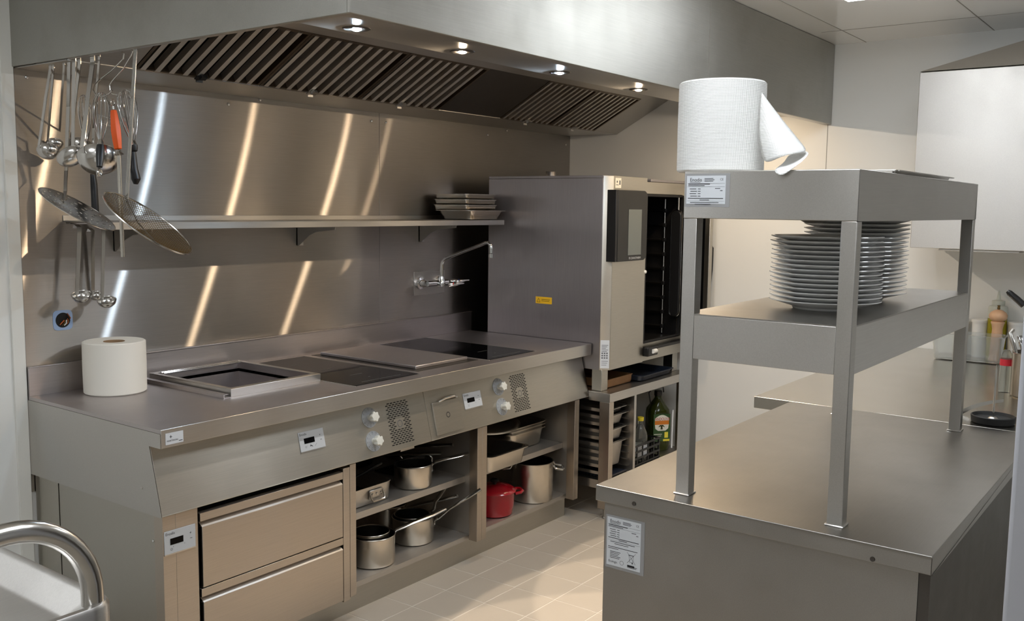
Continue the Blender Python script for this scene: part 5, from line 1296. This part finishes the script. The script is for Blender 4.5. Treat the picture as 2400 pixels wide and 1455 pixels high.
# ================================================================== tall appliance at the right edge
ap = thing('tall_fridge', 'tall pale upright fridge beside the pass', 'fridge', (1.7, -.2, 0))
ax_ = at(2360, 1275, 'y', .2).x
MB().box(ax_+.045, ax_+.72, -.50, .2, .10, 2.02).build('cabinet', 'steel_dark', ap, bevel=.004)
MB().box(ax_, ax_+.044, -.50, .2, .12, 2.0).build('fridge_door', 'appliance', ap, bevel=.006)
MB().tube([(ax_-.03, -.42, .9), (ax_-.035, -.42, 1.0), (ax_-.035, -.42, 1.3), (ax_-.03, -.42, 1.4)], .010, 10).build('handle', 'polished', ap, smooth=True)
for (xx, yy) in ((.08, -.45), (.08, .15), (.68, -.45), (.68, .15)): MB().lathe([(.02, 0), (.02, .1)], (ax_+xx, yy, 0), 12).lathe([(0, .0005), (.02, .0005)], (ax_+xx, yy, 0), 12).build('foot', 'black_rubber', ap)

# ================================================================== trolley in the near corner
ZTR = .98
cn = at(283, 1405, 'z', ZTR)
tr_ = thing('service_trolley', 'stainless service trolley with bent tube handle in the near corner', 'trolley', (cn.x-.28, cn.y+.4, 0))
tx0, tx1, ty0, ty1 = cn.x-.56, cn.x, cn.y, cn.y+.82
def tray(z, nm):
    mb = MB(); rings = []
    for ins, zz, rr in ((0, z-.075, .045), (0, z-.006, .045), (.004, z, .042), (.012, z+.001, .04), (.020, z-.004, .036), (.050, z-.030, .030), (.058, z-.032, .028)):
        rings.append([(x, y, zz) for x, y in rrect(tx0+ins, tx1-ins, ty0+ins, ty1-ins, rr, 6)])
    n = len(rings[0]); vs = [p for r in rings for p in r]; fs = []
    for i in range(len(rings)-1):
        for k in range(n): fs.append((i*n+k, i*n+(k+1) % n, (i+1)*n+(k+1) % n, (i+1)*n+k))
    fs.append(tuple(range((len(rings)-1)*n, len(rings)*n))); fs.append(tuple(range(n))[::-1])
    return mb.add(vs, fs).build(nm, 'steel_bright', tr_, smooth=True, angle=45)
tray(ZTR, 'top_tray'); tray(.45, 'lower_tray')
hr = .0165; hx1, hx0, hy = tx1-.030, tx0+.030, ty0+.028
hz = at(75, 1236, 'y', hy).z
br_ = .125
pts = [(hx1, hy, ZTR-.004), (hx1, hy, hz-br_)]+[(hx1-br_+br_*math.cos(a), hy, hz-br_+br_*math.sin(a)) for a in [math.pi/2*i/12 for i in range(1, 13)]]
pts += [(hx0+br_-br_*math.sin(a), hy, hz-br_+br_*math.cos(a)) for a in [math.pi/2*i/12 for i in range(0, 13)]]+[(hx0, hy, ZTR-.004)]
MB().tube(pts, hr, 20).build('tube_handle', 'polished', tr_, smooth=True)
for (xx, yy) in ((tx0+.03, ty0+.03), (tx1-.03, ty0+.03), (tx0+.03, ty1-.03), (tx1-.03, ty1-.03)):
    lg = MB().tube([(xx, yy, .12), (xx, yy, ZTR-.074)], .0145, 12).build('leg', 'steel_bright', tr_, smooth=True)
    MB().lathe([(0, -.014), (.048, -.014), (.055, -.008), (.055, .008), (.048, .014), (0, .014)], (xx, yy, .0555), 24, (1, 0, 0)).build('castor', 'black_rubber', lg, smooth=True)
    MB().box(xx-.022, xx-.018, yy-.02, yy+.02, .05, .122).box(xx+.018, xx+.022, yy-.02, yy+.02, .05, .122).box(xx-.022, xx+.022, yy-.02, yy+.02, .118, .124).build('castor_fork', 'steel', lg)
